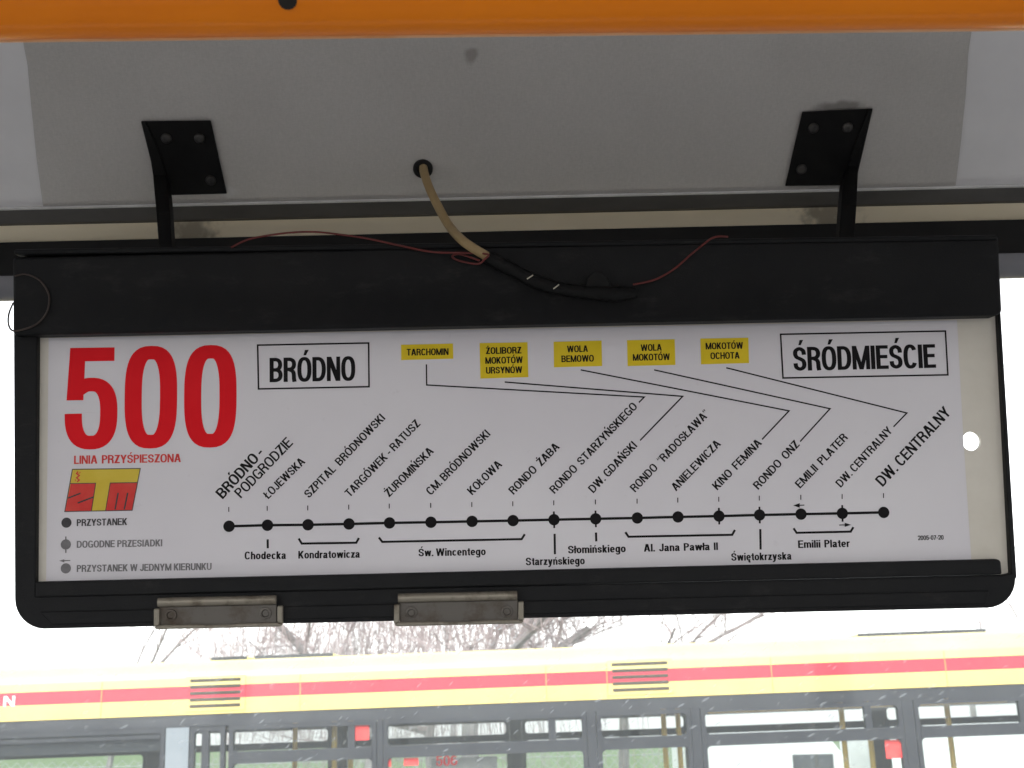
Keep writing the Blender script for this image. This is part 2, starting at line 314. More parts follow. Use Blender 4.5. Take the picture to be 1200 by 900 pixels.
def glyph(ch, tx, ty):
    """list of strokes (each a list of polygons) and the advance, cap height 1"""
    p = Pen(tx, ty); hx, hy = tx / 2, ty / 2
    base = {'Ó': 'O', 'Ś': 'S', 'Ń': 'N', 'Ż': 'Z', 'Ł': 'L', 'ń': 'n', 'ł': 'l', 'ę': 'e', 'ś': 's'}.get(ch, ch)
    W = dict(A=.66, B=.60, C=.61, D=.62, E=.54, F=.51, G=.64, H=.61, I=tx, J=.48, K=.60, L=.48, M=.78, N=.62, O=.65, P=.55, R=.59, S=.59, T=.56, U=.61, W=.92, Y=.62, Z=.54,
             a=.49, c=.47, d=.5, e=.5, g=.5, h=.48, i=tx, k=.48, l=tx, m=.76, n=.48, o=.51, r=.33, s=.46, t=.30, w=.72, y=.5, z=.43).get(base, .54)
    xh = .73; w = W
    def bowl(x0, y0, x1, y1, t=.55):                     # D-like loop closed at the left by a stem
        r = (x1 - hx) - (x0 + (x1 - x0) * .42); cx = x1 - hx - r
        p.stroke([(x0 + hx, y1 - hy)] + p.sup(cx, (y0 + y1) / 2, r, (y1 - y0) / 2 - hy, 90, -90, 2.3) + [(x0 + hx, y0 + hy)])
    def arch(x0, x1, y0, yt):                            # n-shape shoulder
        p.stroke([(x0 + hx, yt - .24)] + p.sup((x0 + x1) / 2, yt - .27, (x1 - x0) / 2 - hx, .27 - hy, 180, 0, 2.4, 14) + [(x1 - hx, y0)])
    c = base
    if c == 'A': p.dia(hx * 1.1, 0, w / 2 - hx * .25, 1); p.dia(w - hx * 1.1, 0, w / 2 + hx * .25, 1); p.bar(w * .22, .24, w * .78, .24 + ty * .9)
    elif c == 'B': p.bar(0, 0, tx, 1); bowl(0, .5 - hy, w * .97, 1); bowl(0, 0, w, .5 + hy)
    elif c in 'CG':
        p.stroke(p.sup(w / 2, .5, w / 2 - hx, .5 - hy + .012, 33, 327 if c == 'C' else 320, 2.5, 36))
        if c == 'G': p.bar(w * .52, .5 - ty, w, .5); p.bar(w - tx * .9, .02, w, .5 - ty * .5)
    elif c == 'D': p.bar(0, 0, tx, 1); bowl(0, 0, w, 1)
    elif c in 'EF':
        p.bar(0, 0, tx, 1); p.bar(hx, 1 - ty, w, 1); p.bar(hx, .52 - hy, w * .93, .52 + hy)
        if c == 'E': p.bar(hx, 0, w, ty)
    elif c == 'H': p.bar(0, 0, tx, 1); p.bar(w - tx, 0, w, 1); p.bar(hx, .5 - hy, w - hx, .5 + hy)
    elif c == 'I': p.bar(0, 0, tx, 1)
    elif c == 'J': p.stroke([(w - hx, 1)] + p.sup(w / 2, .28, w / 2 - hx, .28 - hy, 0, -180, 2.4, 16))
    elif c == 'K': p.bar(0, 0, tx, 1); p.dia(hx, .30, w - hx * 1.15, 1, 1.3); p.dia(w - hx * 1.15, 0, w * .40, .6, 1.2)
    elif c == 'L': p.bar(0, 0, tx, 1); p.bar(hx, 0, w, ty)
    elif c == 'M': p.bar(0, 0, tx * .95, 1); p.bar(w - tx * .95, 0, w, 1); p.dia(w / 2, 0, hx * 1.05, 1, .95); p.dia(w / 2, 0, w - hx * 1.05, 1, .95)
    elif c == 'N': p.bar(0, 0, tx * .95, 1); p.bar(w - tx * .95, 0, w, 1); p.dia(w - hx * 1.1, 0, hx * 1.1, 1)
    elif c in 'O0o':
        if c == 'o': p.stroke(p.sup(w / 2, xh / 2, w / 2 - hx, xh / 2 - hy, 0, 360, 2.3, 36)[:-1], True)
        else: p.stroke(p.sup(w / 2, .5, w / 2 - hx, .5 - hy + .01, 0, 360, 2.5 if c == 'O' else 2.9, 48)[:-1], True)
    elif c == 'P': p.bar(0, 0, tx, 1); bowl(0, .42, w, 1)
    elif c == 'R': p.bar(0, 0, tx, 1); bowl(0, .44, w * .98, 1); p.stroke([(w * .5, .5)] + p.sup(w * .5, .28, w * .46 - hx, .2, 80, 0, 2.2, 8) + [(w * .97 - hx, .12), (w - hx * .9, 0)])
    elif c in 'Ss':
        H = 1 if c == 'S' else xh
        q = [(.98, .70), (.90, .90), (.5, 1), (.1, .91), (.02, .74), (.16, .59), (.5, .51), (.86, .41), (.98, .25), (.88, .08), (.5, 0), (.1, .09), (.01, .29)]
        p.stroke(spline([(hx + a * (w - tx), hy + b * (H - ty)) for a, b in q], 4))
    elif c == 'T': p.bar(0, 1 - ty, w, 1); p.bar(w / 2 - hx, 0, w / 2 + hx, 1)
    elif c == 'U': p.stroke([(hx, 1)] + p.sup(w / 2, .32, w / 2 - hx, .32 - hy, 180, 360, 2.4, 20) + [(w - hx, 1)])
    elif c in 'Ww':
        H = 1 if c == 'W' else xh
        for a, d in ((hx, w * .27), (w / 2, w * .27), (w / 2, w * .73), (w - hx, w * .73)): p.dia(d, 0, a, H, 1.02)
    elif c == 'Y': p.dia(w / 2, .40, hx, 1); p.dia(w / 2, .40, w - hx, 1); p.bar(w / 2 - hx, 0, w / 2 + hx, .45)
    elif c in 'Zz':
        H = 1 if c == 'Z' else xh
        p.bar(0, 0, w, ty); p.bar(.02, H - ty, w, H); p.dia(tx * .7, ty * .6, w - tx * .7, H - ty * .6, 1.3)
    elif c == 'a':
        p.stroke([(hx + .01, xh * .70)] + p.sup(w * .47, xh - .2, w * .44 - hx, .2 - hy, 160, 0, 2.4, 12) + [(w * .91 - hx, .12), (w - hx * .7, 0)])
        p.stroke([(w * .9 - hx, xh * .58)] + spline([(w * .5, xh * .55), (w * .15 + hx * .3, xh * .42), (hx, xh * .25), (w * .16 + hx * .3, hy), (w * .5, hy + .03), (w * .9 - hx, xh * .32)], 3))
    elif c == 'c': p.stroke(p.sup(w / 2, xh / 2, w / 2 - hx, xh / 2 - hy, 38, 322, 2.3, 28))
    elif c in 'dg':
        p.stroke(p.sup(w * .47, xh / 2, w * .47 - hx, xh / 2 - hy, 0, 360, 2.4, 32)[:-1], True)
        if c == 'd': p.bar(w - tx, 0, w, 1)
        else: p.stroke([(w - hx, xh)] + p.sup(w * .5, -.03, w * .5 - hx, .2, 0, -160, 2.4, 12))
    elif c == 'e': p.stroke([(w - tx * .4, xh * .48), (hx, xh * .48)]); p.stroke(p.sup(w / 2, xh / 2, w / 2 - hx, xh / 2 - hy, -2, 318, 2.3, 32))
    elif c == 'h': p.bar(0, 0, tx, 1); arch(0, w, 0, xh)
    elif c in 'il':
        if c == 'i': p.bar(0, 0, tx, xh); p.bar(0, 1 - ty * 1.05, tx, 1)
        else: p.bar(0, 0, tx, 1)
    elif c == 'k': p.bar(0, 0, tx, 1); p.dia(hx, .22, w - hx * 1.2, xh, 1.3); p.dia(w - hx * 1.1, 0, w * .42, xh * .6, 1.2)
    elif c == 'm': p.bar(0, 0, tx, xh); arch(0, w / 2 + hx, 0, xh); arch(w / 2 - hx, w, 0, xh)
    elif c == 'n': p.bar(0, 0, tx, xh); arch(0, w, 0, xh)
    elif c == 'r': p.bar(0, 0, tx, xh); p.stroke([(hx, xh - .26), (hx + .06, xh - .12), (w * .7, xh - hy - .01), (w, xh - hy)])
    elif c == 't': p.stroke([(w * .28 + hx, .93), (w * .28 + hx, .14), (w * .45 + hx, hy), (w + .02, hy)]); p.bar(0, xh - ty, w, xh)
    elif c == 'y': p.dia(w * .5, .02, hx, xh); p.stroke([(w - hx, xh), (w * .56, .10), (w * .44, -.13), (w * .28, -.21), (.02, -.21)])
    elif c == '2': p.stroke(spline([(hx, .68), (w * .16, .90), (w / 2, 1 - hy), (w * .86, .90), (w - hx, .71), (w * .82, .50), (w * .45, .30), (w * .16, .10)], 4)); p.bar(w * .02, 0, w, ty)
    elif c == '5':
        p.bar(w * .085, 1 - ty, w * .93, 1); p.quad((w * .03, .478), (w * .03 + tx * .98, .478), (w * .085 + tx * .9, 1), (w * .085, 1))
        p.stroke([(w * .03 + tx * .5, .565)] + p.sup(w * .5, .345, w * .5 - hx, .345 - hy + .01, 116, -180, 2.6, 40))
    elif c == '6': p.stroke(p.sup(w / 2, .32, w / 2 - hx, .32 - hy, 0, 360, 2.4, 32)[:-1], True); p.stroke(p.sup(w / 2, .5, w / 2 - hx, .5 - hy, 40, 200, 2.5, 18))
    elif c == '7': p.bar(0, 1 - ty, w, 1); p.dia(w * .3, 0, w - hx * 1.1, 1 - hy, 1.15)
    elif c == '-': w = .34; p.bar(.02, .32, w - .02, .32 + ty)
    elif c == '.': w = tx; p.bar(0, 0, tx, ty * 1.15)
    elif c in '“”':
        w = .30
        for k in (0, .17):
            if c == '“': p.quad((k, .72), (k + .11, .72), (k + .12, 1.0), (k + .06, 1.0))
            else: p.quad((k + .02, .72), (k + .07, .72), (k + .13, 1.0), (k, 1.0))
    elif c == ' ': w = .20
    if ch in 'ÓŚŃ': p.quad((w * .44, 1.08), (w * .62, 1.08), (w * .82, 1.30), (w * .55, 1.30))
    if ch in 'ńś': p.quad((w * .42, xh + .08), (w * .62, xh + .08), (w * .84, xh + .28), (w * .55, xh + .28))
    if ch == 'Ż': p.bar(w / 2 - hx, 1.09, w / 2 + hx, 1.09 + ty)
    if ch == 'Ł': p.quad((-.08, .36), (-.08, .36 + ty), (w * .68, .66 + ty), (w * .68, .66))
    if ch == 'ł': p.quad((-.1, .38), (-.1, .38 + ty), (tx + .1, .60 + ty), (tx + .1, .60)); 
    if ch == 'ę': p.stroke([(w * .72, .06), (w * .58, -.10), (w * .70, -.20), (w * .92, -.17)])
    return p.P, w
def lettering(name, text, s, e, cap, m, parent, tx=.17, ty=.14, gap=.05, z=.0002, fit=True, wordgap=None, to=None):
    """one line of writing from baseline point s to baseline point e (photograph pixels) as one mesh"""
    f = to or bp
    S, E_ = f(*s), f(*e); d = E_ - S; ln = d.length; d = d.normalized(); up = Vector((-d.y, d.x))
    x = 0; items = []
    for ch in text:
        g, w = glyph(ch, tx, ty)
        if ch == ' ' and wordgap: w = wordgap
        items.append((g, x)); x += w + gap
    x -= gap
    k = ln / (x * cap); mb = MB(); layer = 0
    for g, x0 in items:
        for j, st in enumerate(g):
            zz = z + j * 2e-5
            for q in st:
                mb.poly([(*(S + d * ((a + x0) * cap * k) + up * (b * cap)), zz) for a, b in q])
    return mb.build(name, m, parent)
def path_line(mb, pts, wpx, z=.0002, to=None, closed=False):
    """a printed line of even width through photograph pixels"""
    q = [(to or bp)(*p) for p in pts]; pen = Pen(1, 1); w = wpx * MM
    pen.stroke([(v.x / w, v.y / w) for v in q], closed)
    for poly in pen.P[0]: mb.poly([(a * w, b * w, z) for a, b in poly])
    return mb
def disc(mb, c, r, z=.0003, n=28, to=None):
    c = (to or bp)(*c); mb.poly([(c.x + r * MM * math.cos(2 * math.pi * k / n), c.y + r * MM * math.sin(2 * math.pi * k / n), z) for k in range(n)]); return mb
def area(mb, pts, z=.0001):
    q = [bp(*p) for p in pts]
    if sum(q[i - 1].x * q[i].y - q[i].x * q[i - 1].y for i in range(len(q))) < 0: q.reverse()
    mb.poly([(v.x, v.y, z) for v in q]); return mb

# ================================================================== THE BUS WE STAND IN
def zrow(row, Y): return EYE.z + Y * math.tan(PITCH + math.atan((450 - row) / FPX))
YB = 1.0; ZB = zrow(231, YB)               # lower edge of the sloping ceiling panel
SL = math.tan(R(40)); YT = .80; ZT = ZB + (YB - YT) * SL
XL = 4.0
PN = Vector((0, -math.sin(R(40)), -math.cos(R(40))))   # shaded panel normal, facing down and towards the viewer
PO = Vector((0, YB, ZB))
def pp(px, py, off=0.0): return on_plane(px, py, PO + PN * off, PN)

prof = [(YB, ZB), (YT, ZT), (.55, ZT + .06), (-1.0, ZT + .06), (-1.25, ZB), (-1.25, ZB + .06), (-1.0, ZT + .10), (.57, ZT + .10), (YT + .03, ZT + .05), (YB + .02, ZB + .035)]
mb = MB(); mb.loft([[(x, y, z) for y, z in prof] for x in (-XL, XL)])
tag(mb.build('ceiling', M['side_ceiling']), kind='structure')
mb = MB(); mb.box(-XL, -1.32, .9, XL, -1.25, 1.40); mb.box(-XL, -1.32, 2.93, XL, -1.25, ZB)
for x in (-4, -2.4, -.8, .8, 2.4, 3.9): mb.box(x, -1.32, 1.40, x + .08, -1.25, 2.93)
tag(mb.build('wall', M['interior']), kind='structure')
mb = MB(); mb.box(-XL, -1.32, .8, XL, 1.12, .9); tag(mb.build('floor', M['floor']), kind='structure')

# window below the ceiling: trim strips, rubber frame, side wall below, glass
win = empty('bus_window', (0, 1.0, ZB), 'big side window of our bus behind the route board, dusty pane in black rubber', 'window')
def lb(mb, y0, r0, y1, r1, yb):            # strip between two picture rows measured at depth y0 / y1
    z0, z1 = zrow(r0, y0) - ZB, zrow(r1, y1) - ZB
    mb.loft([[(x, y0 - 1, z0), (x, y1 - 1, z1), (x, yb - 1, z1), (x, yb - 1, z0)] for x in (-XL, XL)])
mb = MB(); lb(mb, .994, 229.9, .9935, 231.6, .9965); mb.build('bead', M['alu'], win)
mb = MB(); lb(mb, 1.004, 232.4, 1.012, 249.0, 1.04); mb.build('trim_strip', M['trim'], win)
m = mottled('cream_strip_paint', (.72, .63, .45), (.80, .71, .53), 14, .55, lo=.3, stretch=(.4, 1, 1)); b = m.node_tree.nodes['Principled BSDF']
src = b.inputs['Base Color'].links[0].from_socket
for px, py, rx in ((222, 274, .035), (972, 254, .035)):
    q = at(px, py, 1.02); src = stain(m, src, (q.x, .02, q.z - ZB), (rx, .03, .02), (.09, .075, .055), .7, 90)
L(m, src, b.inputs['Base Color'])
mb = MB(); lb(mb, 1.016, 249.3, 1.022, 270.5, 1.05); mb.build('cream_strip', m, win)
mb = MB(); lb(mb, 1.012, 270.8, 1.010, 309, 1.06)
rr = []
for k in range(9):                          # rounded lower lip of the rubber
    a = math.pi * k / 8; rr.append((1.031 - .019 * math.cos(a), -.012 * math.sin(a)))
z0 = zrow(309, 1.012) - ZB
lp = MB(); lp.loft([[(x, y - 1, z0 - .0005 + z * 1.3) for y, z in rr] for x in (-XL, XL)])
for x in (-1.35, 1.35): mb.box(x - .05, .02, -1.25, x + .05, .07, z0 - .02)
mb.build('window_frame', M['rubber'], win, smooth=True)
M['lip_lit_grey'] = mottled('lit_grey_window_lip', (.15, .15, .17), (.21, .21, .23), 10, .45)  # outside light on the rubber lip put into its paler grey
lp.build('frame_lip', M['lip_lit_grey'], win, smooth=True)
mb = MB(); mb.box(-1.3, .055, -1.25, 1.3, .059, z0 - .003); mb.build('pane', M['near_glass'], win)
mb = MB(); mb.box(-XL, .02, .9 - ZB, XL, .10, 1.60 - ZB)
mb.build('sill_wall', M['interior'], win)

# sheet added on the sloping ceiling, the board's shadow put into its grey
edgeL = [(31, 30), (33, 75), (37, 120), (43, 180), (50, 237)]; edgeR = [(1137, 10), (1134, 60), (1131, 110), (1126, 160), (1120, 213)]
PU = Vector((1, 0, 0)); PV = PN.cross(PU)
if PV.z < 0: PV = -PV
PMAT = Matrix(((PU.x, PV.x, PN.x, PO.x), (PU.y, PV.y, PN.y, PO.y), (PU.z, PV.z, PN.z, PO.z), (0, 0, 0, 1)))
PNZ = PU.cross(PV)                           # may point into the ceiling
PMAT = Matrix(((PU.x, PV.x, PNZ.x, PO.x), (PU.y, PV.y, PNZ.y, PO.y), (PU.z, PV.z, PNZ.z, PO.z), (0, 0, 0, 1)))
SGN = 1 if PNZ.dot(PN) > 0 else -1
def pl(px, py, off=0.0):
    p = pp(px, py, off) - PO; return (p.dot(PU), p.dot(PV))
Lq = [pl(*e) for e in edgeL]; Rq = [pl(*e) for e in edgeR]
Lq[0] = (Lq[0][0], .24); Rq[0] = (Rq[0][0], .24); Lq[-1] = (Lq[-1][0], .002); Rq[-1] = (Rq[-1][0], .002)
m = M['panel']; b = m.node_tree.nodes['Principled BSDF']; s_ = SHADED_PANEL_SOCK
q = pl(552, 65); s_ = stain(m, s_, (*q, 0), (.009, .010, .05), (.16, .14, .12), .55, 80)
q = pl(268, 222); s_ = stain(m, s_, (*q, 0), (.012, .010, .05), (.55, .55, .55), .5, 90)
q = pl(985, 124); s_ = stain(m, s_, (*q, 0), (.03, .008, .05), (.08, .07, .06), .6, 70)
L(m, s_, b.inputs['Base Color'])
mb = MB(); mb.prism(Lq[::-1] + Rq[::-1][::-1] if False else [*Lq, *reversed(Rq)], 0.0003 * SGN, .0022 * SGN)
cp = mb.build('shaded_panel', m, bevel=.0006); cp.matrix_world = PMAT
tag(cp, 'darker grey middle of the sloping ceiling above the route board, shadow put into its colour', 'ceiling shade sheet')

# orange handrail close to the camera
hy = .50; rr_ = .0165
pL = [at(px, py, hy) for px, py in ((-500, 52.5), (1700, 27))]
dz = rr_ / math.cos(R(31)) * .99
hr = empty('handrail', (pL[0] + pL[1]) / 2 + Vector((0, 0, dz)), 'orange painted grab rail running across under the ceiling', 'handrail')
a, c = pL[0] + Vector((0, 0, dz)) - hr.location, pL[1] + Vector((0, 0, dz)) - hr.location
mb = MB(); mb.tube([a + (c - a) * (k / 24) for k in range(25)], rr_, 48); mb.build('rail', M['rail_paint'], hr, smooth=True)
M['rail_highlight'] = mottled('peach_rail_highlight', (.74, .33, .12), (.80, .48, .28), 30, .3, lo=.4, hi=.75, spec=.6)  # pale bead added for the rim highlight, mottled for worn patches
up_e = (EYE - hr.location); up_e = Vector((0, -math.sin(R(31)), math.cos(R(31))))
mb = MB(); mb.tube([a - up_e * (rr_ * .985) + (c - a) * (k / 24) for k in range(25)], .0014, 10); mb.build('rail_highlight', M['rail_highlight'], hr, smooth=True)
# screw in the rail: sits on the tube surface on the viewer's side
q = at(337, -2, hy - .012); ax = (c - a).normalized(); ctr = hr.location + a + ax * (q - hr.location - a).dot(ax)
nrm = (EYE - ctr); nrm = (nrm - ax * nrm.dot(ax)).normalized(); d2 = (at(337, 0, hy) - EYE).normalized()
oc = EYE - ctr; bq = d2.dot(oc - ax * oc.dot(ax)); op = oc - ax * oc.dot(ax); dp = d2 - ax * d2.dot(ax)
A_, B_, C_ = dp.dot(dp), 2 * dp.dot(op), op.dot(op) - rr_ ** 2; ds = B_ * B_ - 4 * A_ * C_
hit = EYE + d2 * ((-B_ - math.sqrt(ds)) / (2 * A_)) if ds > 0 else ctr + nrm * rr_
sn = hit - ctr; sn = (sn - ax * sn.dot(ax)).normalized()
mb = MB(); mb.tube([hit - sn * .002 - hr.location, hit + sn * .0006 - hr.location, hit + sn * .0010 - hr.location], [.0042, .0042, .003], 16); mb.build('screw', M['hole_dark'], hr, smooth=True)

# ================================================================== BRACKETS
def bracket(label, plate, arm_out, arm_in, screws, side):
    root = empty('bracket', pp(*plate[0]), label, 'bracket', 'brackets holding the route board')
    inv = root.matrix_world.inverted()
    f = [inv @ pp(*p, .0055) for p in plate]; bk = [inv @ pp(*p, .0025) for p in plate]
    mb = MB(); mb.loft([bk, f]); mb.build('plate', M['black_steel'], root, bevel=.0008)
    # arm: flat bar that leaves the plate and drops on to the top of the board, edge seen from below
    n_ = len(arm_out); rings = []
    for i in range(n_):
        t = i / (n_ - 1); po, pi = arm_out[i], arm_in[i]
        if t < .55: a_, b_ = pp(*po, .007), pp(*pi, .007)
        else:
            tt = (t - .55) / .45; Yt = pp(*po, .007).y if False else None
            y_p = pp(*arm_out[int(.55 * (n_ - 1))], .007).y; Y = y_p + (.925 - y_p) * tt
            a_, b_ = at(*po, Y), at(*pi, Y)
        off = Vector((0, .012, .003))
        rings.append([inv @ a_, inv @ b_, inv @ (b_ + off), inv @ (a_ + off)])
    mb = MB(); mb.loft(rings); mb.build('arm', M['black_steel'], root, bevel=.0006)
    for s in screws:
        c0, c1 = pp(*s, .0055), pp(*s, .0085); dirn = (c1 - c0)
        dirn = PN * .0028; c0 = pp(*s, .0055); q0 = inv @ c0; mb = MB()
        mb.tube([q0, q0 + dirn * .35, q0 + dirn * .8, q0 + dirn], [.0046, .0046, .0036, .002], 18)
        mb.build('screw', M['screw'], root, smooth=True)
    return root
bracket('black steel bracket above the yellow-beige cable end, its arm on the left edge', [(165, 142), (247, 141), (266, 227), (187, 229)],
        [(165, 142), (171, 163), (176, 185), (179, 205), (181, 228), (183, 250), (187, 302)], [(170, 142), (180, 163), (189, 185), (194, 205), (197, 228), (199, 250), (202, 302)],
        [(195, 162), (234, 162), (247, 211)], -1)
bracket('black steel bracket above the right end of the board, arm on its right', [(940, 131), (1023, 127), (1002, 217), (920, 218)],
        [(1018, 127), (1009, 150), (1001, 172), (994, 195), (988, 217), (986, 240), (983, 286)], [(1023, 127), (1016, 150), (1010, 167), (1006, 195), (1005, 217), (1004, 240), (1001, 286)],
        [(953, 150), (993, 149), (939, 198)], 1)

# ================================================================== ROUTE BOARD (holder)
bd = empty('route_board', BMAT, 'long black plastic board holder with rounded lower corners hanging in front of the window', 'route board')
def bq(n, *pts): return [tuple(bp(px, py, n)) for px, py in pts]
def ccw(r): return r if sum(r[i - 1][0] * r[i][1] - r[i][0] * r[i - 1][1] for i in range(len(r))) > 0 else r[::-1]
def arc_px(cx, cy, r, a0, a1, k=8):          # pixel arc, angles with y downwards
    return [(cx + r * math.cos(R(a0 + (a1 - a0) * i / k)), cy + r * math.sin(R(a0 + (a1 - a0) * i / k))) for i in range(k + 1)]
NF = .006
# frame: left rail, bottom rail with rounded corners, right rail, butted together
mb = MB()
bot = [(15.5, 330), (44, 330), (41.5, 699), (1174.5, 674), (1185.5, 672), (1168, 330), (1171, 330), (1192, 676)] + arc_px(1157, 679, 33.5, 0, 88) + arc_px(52, 702, 35, 92, 180)
mb.prism(ccw(bq(NF, *bot)), -.012, NF)
mb.build('frame', M['black_plastic'], bd, bevel=.0016)
# raised ribs on the bottom rail
mb = MB(); mb.prism(ccw(bq(NF + .0015, (46, 717), (1160, 692), (1156, 708.5), (60, 732.5))), NF - .001, NF + .0014); mb.build('rib', M['black_plastic'], bd, bevel=.001)
# front lip over the foot of the card
lip = [(41, 682), (1168, 655.3)] + arc_px(1168.5, 660.5, 5, -80, 5, 4) + [(1174.6, 673)] + [(41, 700)]
mb = MB(); mb.prism(ccw(bq(.0085, *lip)), .0012, .0085); mb.build('lip', M['black_plastic'], bd, bevel=.0012)
# top cover
cov = [(14.5, 301), (14.5, 391.5), (18, 393), (600, 380.8), (1168, 369.5), (1175, 366), (1170.5, 276), (600, 287)]
mb = MB(); mb.prism(ccw(bq(.016, *cov)), -.018, .016); mb.build('top_cover', M['black_plastic'], bd, bevel=.003, seg=3)
mb = MB()                                   # upper lip turned back over the cover
mb.prism(ccw(bq(.018, (16, 292), (1169, 275), (1169.2, 281), (16, 298))), -.016, .0185); mb.build('cover_lip', M['black_plastic'], bd, bevel=.0015)

# ================================================================== CARD in the holder
card = empty('route_card', BMAT, 'white printed route diagram of line 500 on a beige backing sheet', 'route card')
# beige backing sheet with a punched hole
hc = bp(1138.5, 517, -.0005); hr_ = 11.2 * MM; zf, zb_ = -.0005, -.0045
x0, x1 = bp(43, 400).x, bp(1184, 640).x
TLc, TRc, BRc, BLc = bp(43.5, 370), bp(1166.6, 350), bp(1186.5, 673), bp(41, 690)
sq = .016; mb = MB(); nseg = 32
circ = [(hc.x + hr_ * math.cos(2 * math.pi * k / nseg), hc.y + hr_ * math.sin(2 * math.pi * k / nseg)) for k in range(nseg)]
def sqp(k):
    a = 2 * math.pi * k / nseg; c, s = math.cos(a), math.sin(a); mval = max(abs(c), abs(s)); return (hc.x + sq * c / mval, hc.y + sq * s / mval)
sqr = [sqp(k) for k in range(nseg)]
# quadrilateral split into left, above, below and right of the square
def edge_x(y, A, B): t = (y - A.y) / (B.y - A.y); return A.x + (B.x - A.x) * t
def edge_y(x, A, B): t = (x - A.x) / (B.x - A.x); return A.y + (B.y - A.y) * t
yt, yb_ = hc.y + sq, hc.y - sq; xl, xr = hc.x - sq, hc.x + sq
for z in (zf, zb_):
    for k in range(nseg): mb.poly([(*circ[k], z), (*sqr[k], z), (*sqr[(k + 1) % nseg], z), (*circ[(k + 1) % nseg], z)])
    mb.poly([(*TLc, z), (*BLc, z), (xl, edge_y(xl, BLc, BRc), z), (xl, yb_, z), (xl, yt, z), (xl, edge_y(xl, TLc, TRc), z)])
    mb.poly([(xl, yt, z), (xr, yt, z), (xr, edge_y(xr, TLc, TRc), z), (xl, edge_y(xl, TLc, TRc), z)])
    mb.poly([(xl, yb_, z), (xl, edge_y(xl, BLc, BRc), z), (xr, edge_y(xr, BLc, BRc), z), (xr, yb_, z)])
    mb.poly([(xr, yb_, z), (xr, edge_y(xr, BLc, BRc), z), (*BRc, z), (*TRc, z), (xr, edge_y(xr, TLc, TRc), z), (xr, yt, z)])
for k in range(nseg): mb.poly([(*circ[k], zf), (*circ[(k + 1) % nseg], zf), (*circ[(k + 1) % nseg], zb_), (*circ[k], zb_)])
for A, B in ((TLc, BLc), (BLc, BRc), (BRc, TRc), (TRc, TLc)): mb.poly([(*A, zf), (*B, zf), (*B, zb_), (*A, zb_)])
mb.build('backing_sheet', M['beige_sheet'], card)
mb = MB(); mb.prism(ccw(bq(0, (57, 396.3), (600, 385.6), (1121.5, 375.3), (1129, 515), (1138.5, 660), (600, 672), (54, 686))), -.0004, 0)
mb.build('paper', M['paper'], card)

INK = M['ink']
lettering('route_number', '500', (75.2, 526), (277, 522.8), 117.0 * MM, M['ink_red'], card, tx=.176, ty=.135, gap=.072)
lettering('line_type', 'LINIA PRZYŚPIESZONA', (86.8, 543.8), (212, 541.5), 9.6 * MM, M['ink_pale_red'], card, tx=.17, ty=.15, wordgap=.34)
# transport authority emblem
lg = MB(); area(lg, [(85, 550), (164.5, 549), (155, 598), (76, 599.5)], .0001)
lgo = lg.build('emblem', M['ink_pale_yellow'], card)
mb = MB(); area(mb, [(83, 566.7), (112, 566.2), (107, 598.9), (76.4, 599.2)], .00022); area(mb, [(129.5, 566), (161, 565.5), (155, 598), (124, 598.5)], .00022); mb.build('emblem_block', M['ink_pale_red'], lgo)
mb = MB(); path_line(mb, [(85, 550), (164.5, 549), (155, 598), (76, 599.5)], 1.0, .0003, closed=True)
path_line(mb, [(82, 566.7), (112.3, 566.2), (107.2, 598.9)], .9, .00032); path_line(mb, [(161, 565.5), (129.3, 566), (123.8, 598.5)], .9, .00032)
path_line(mb, [(80, 583.7), (94.5, 578)], 1.7, .00034); path_line(mb, [(91.2, 589.5), (109.5, 582.5)], 1.7, .00034)
path_line(mb, [(138.6, 577.5), (135, 597)], 1.7, .00034); path_line(mb, [(149.8, 577.5), (145.8, 597)], 1.7, .00034)
mb.build('emblem_outline', M['ink_greyed'], lgo)
mb = MB(); path_line(mb, [(91.5, 552.5), (89.8, 555), (93.2, 557.3), (89.8, 560), (93, 562.5), (90.5, 564.8)], 1.5, .0003); path_line(mb, [(92, 555), (94.6, 553.4)], .8, .00032); path_line(mb, [(88.3, 561.5), (88.6, 564)], .8, .00032)
mb.build('emblem_figure', M['ink_pale_red'], lgo)
# legend
for y, t, yb0, xe, ye, ik in ((612.5, 'PRZYSTANEK', 616.6, 149, 615.2, 'ink_greyed'), (638, 'DOGODNE PRZESIADKI', 642, 190.2, 640.2, 'ink_glare_faded'), (666, 'PRZYSTANEK W JEDNYM KIERUNKU', 670.3, 248, 667.8, 'ink_glare_faded')):
    mb = MB(); disc(mb, (78 if y < 630 else 77.3, y), 5.8)
    if y == 638: path_line(mb, [(77.3, 628.7), (77.3, 648)], 1.4, .00034)
    if y == 666: path_line(mb, [(72, 657.2), (82.5, 656.8)], 1.1, .00034); area(mb, [(69.5, 657.2), (75.5, 655.3), (75.5, 659)], .00036)
    mb.build('legend_symbol', M[ik], card)
    lettering('legend_text', t, (90, yb0), (xe, ye), 7.9 * MM, M[ik], card, tx=.18, ty=.155, wordgap=.2)
# direction boxes
for t, box, s, e, cap in (('BRÓDNO', [(302, 404.5), (432, 402), (432.5, 453.2), (303, 455.8)], (316, 448), (416.5, 446), 28.5), ('ŚRÓDMIEŚCIE', [(914.7, 391.8), (1107.8, 388), (1110.7, 439.3), (917.5, 443)], (930, 434.7), (1097, 431), 28)):
    mb = MB(); path_line(mb, box, 1.9, .0002, closed=True); o = mb.build('direction_box', INK, card)
    lettering('lettering', t, s, e, cap * MM, INK, o, tx=.19, ty=.145, gap=.045)
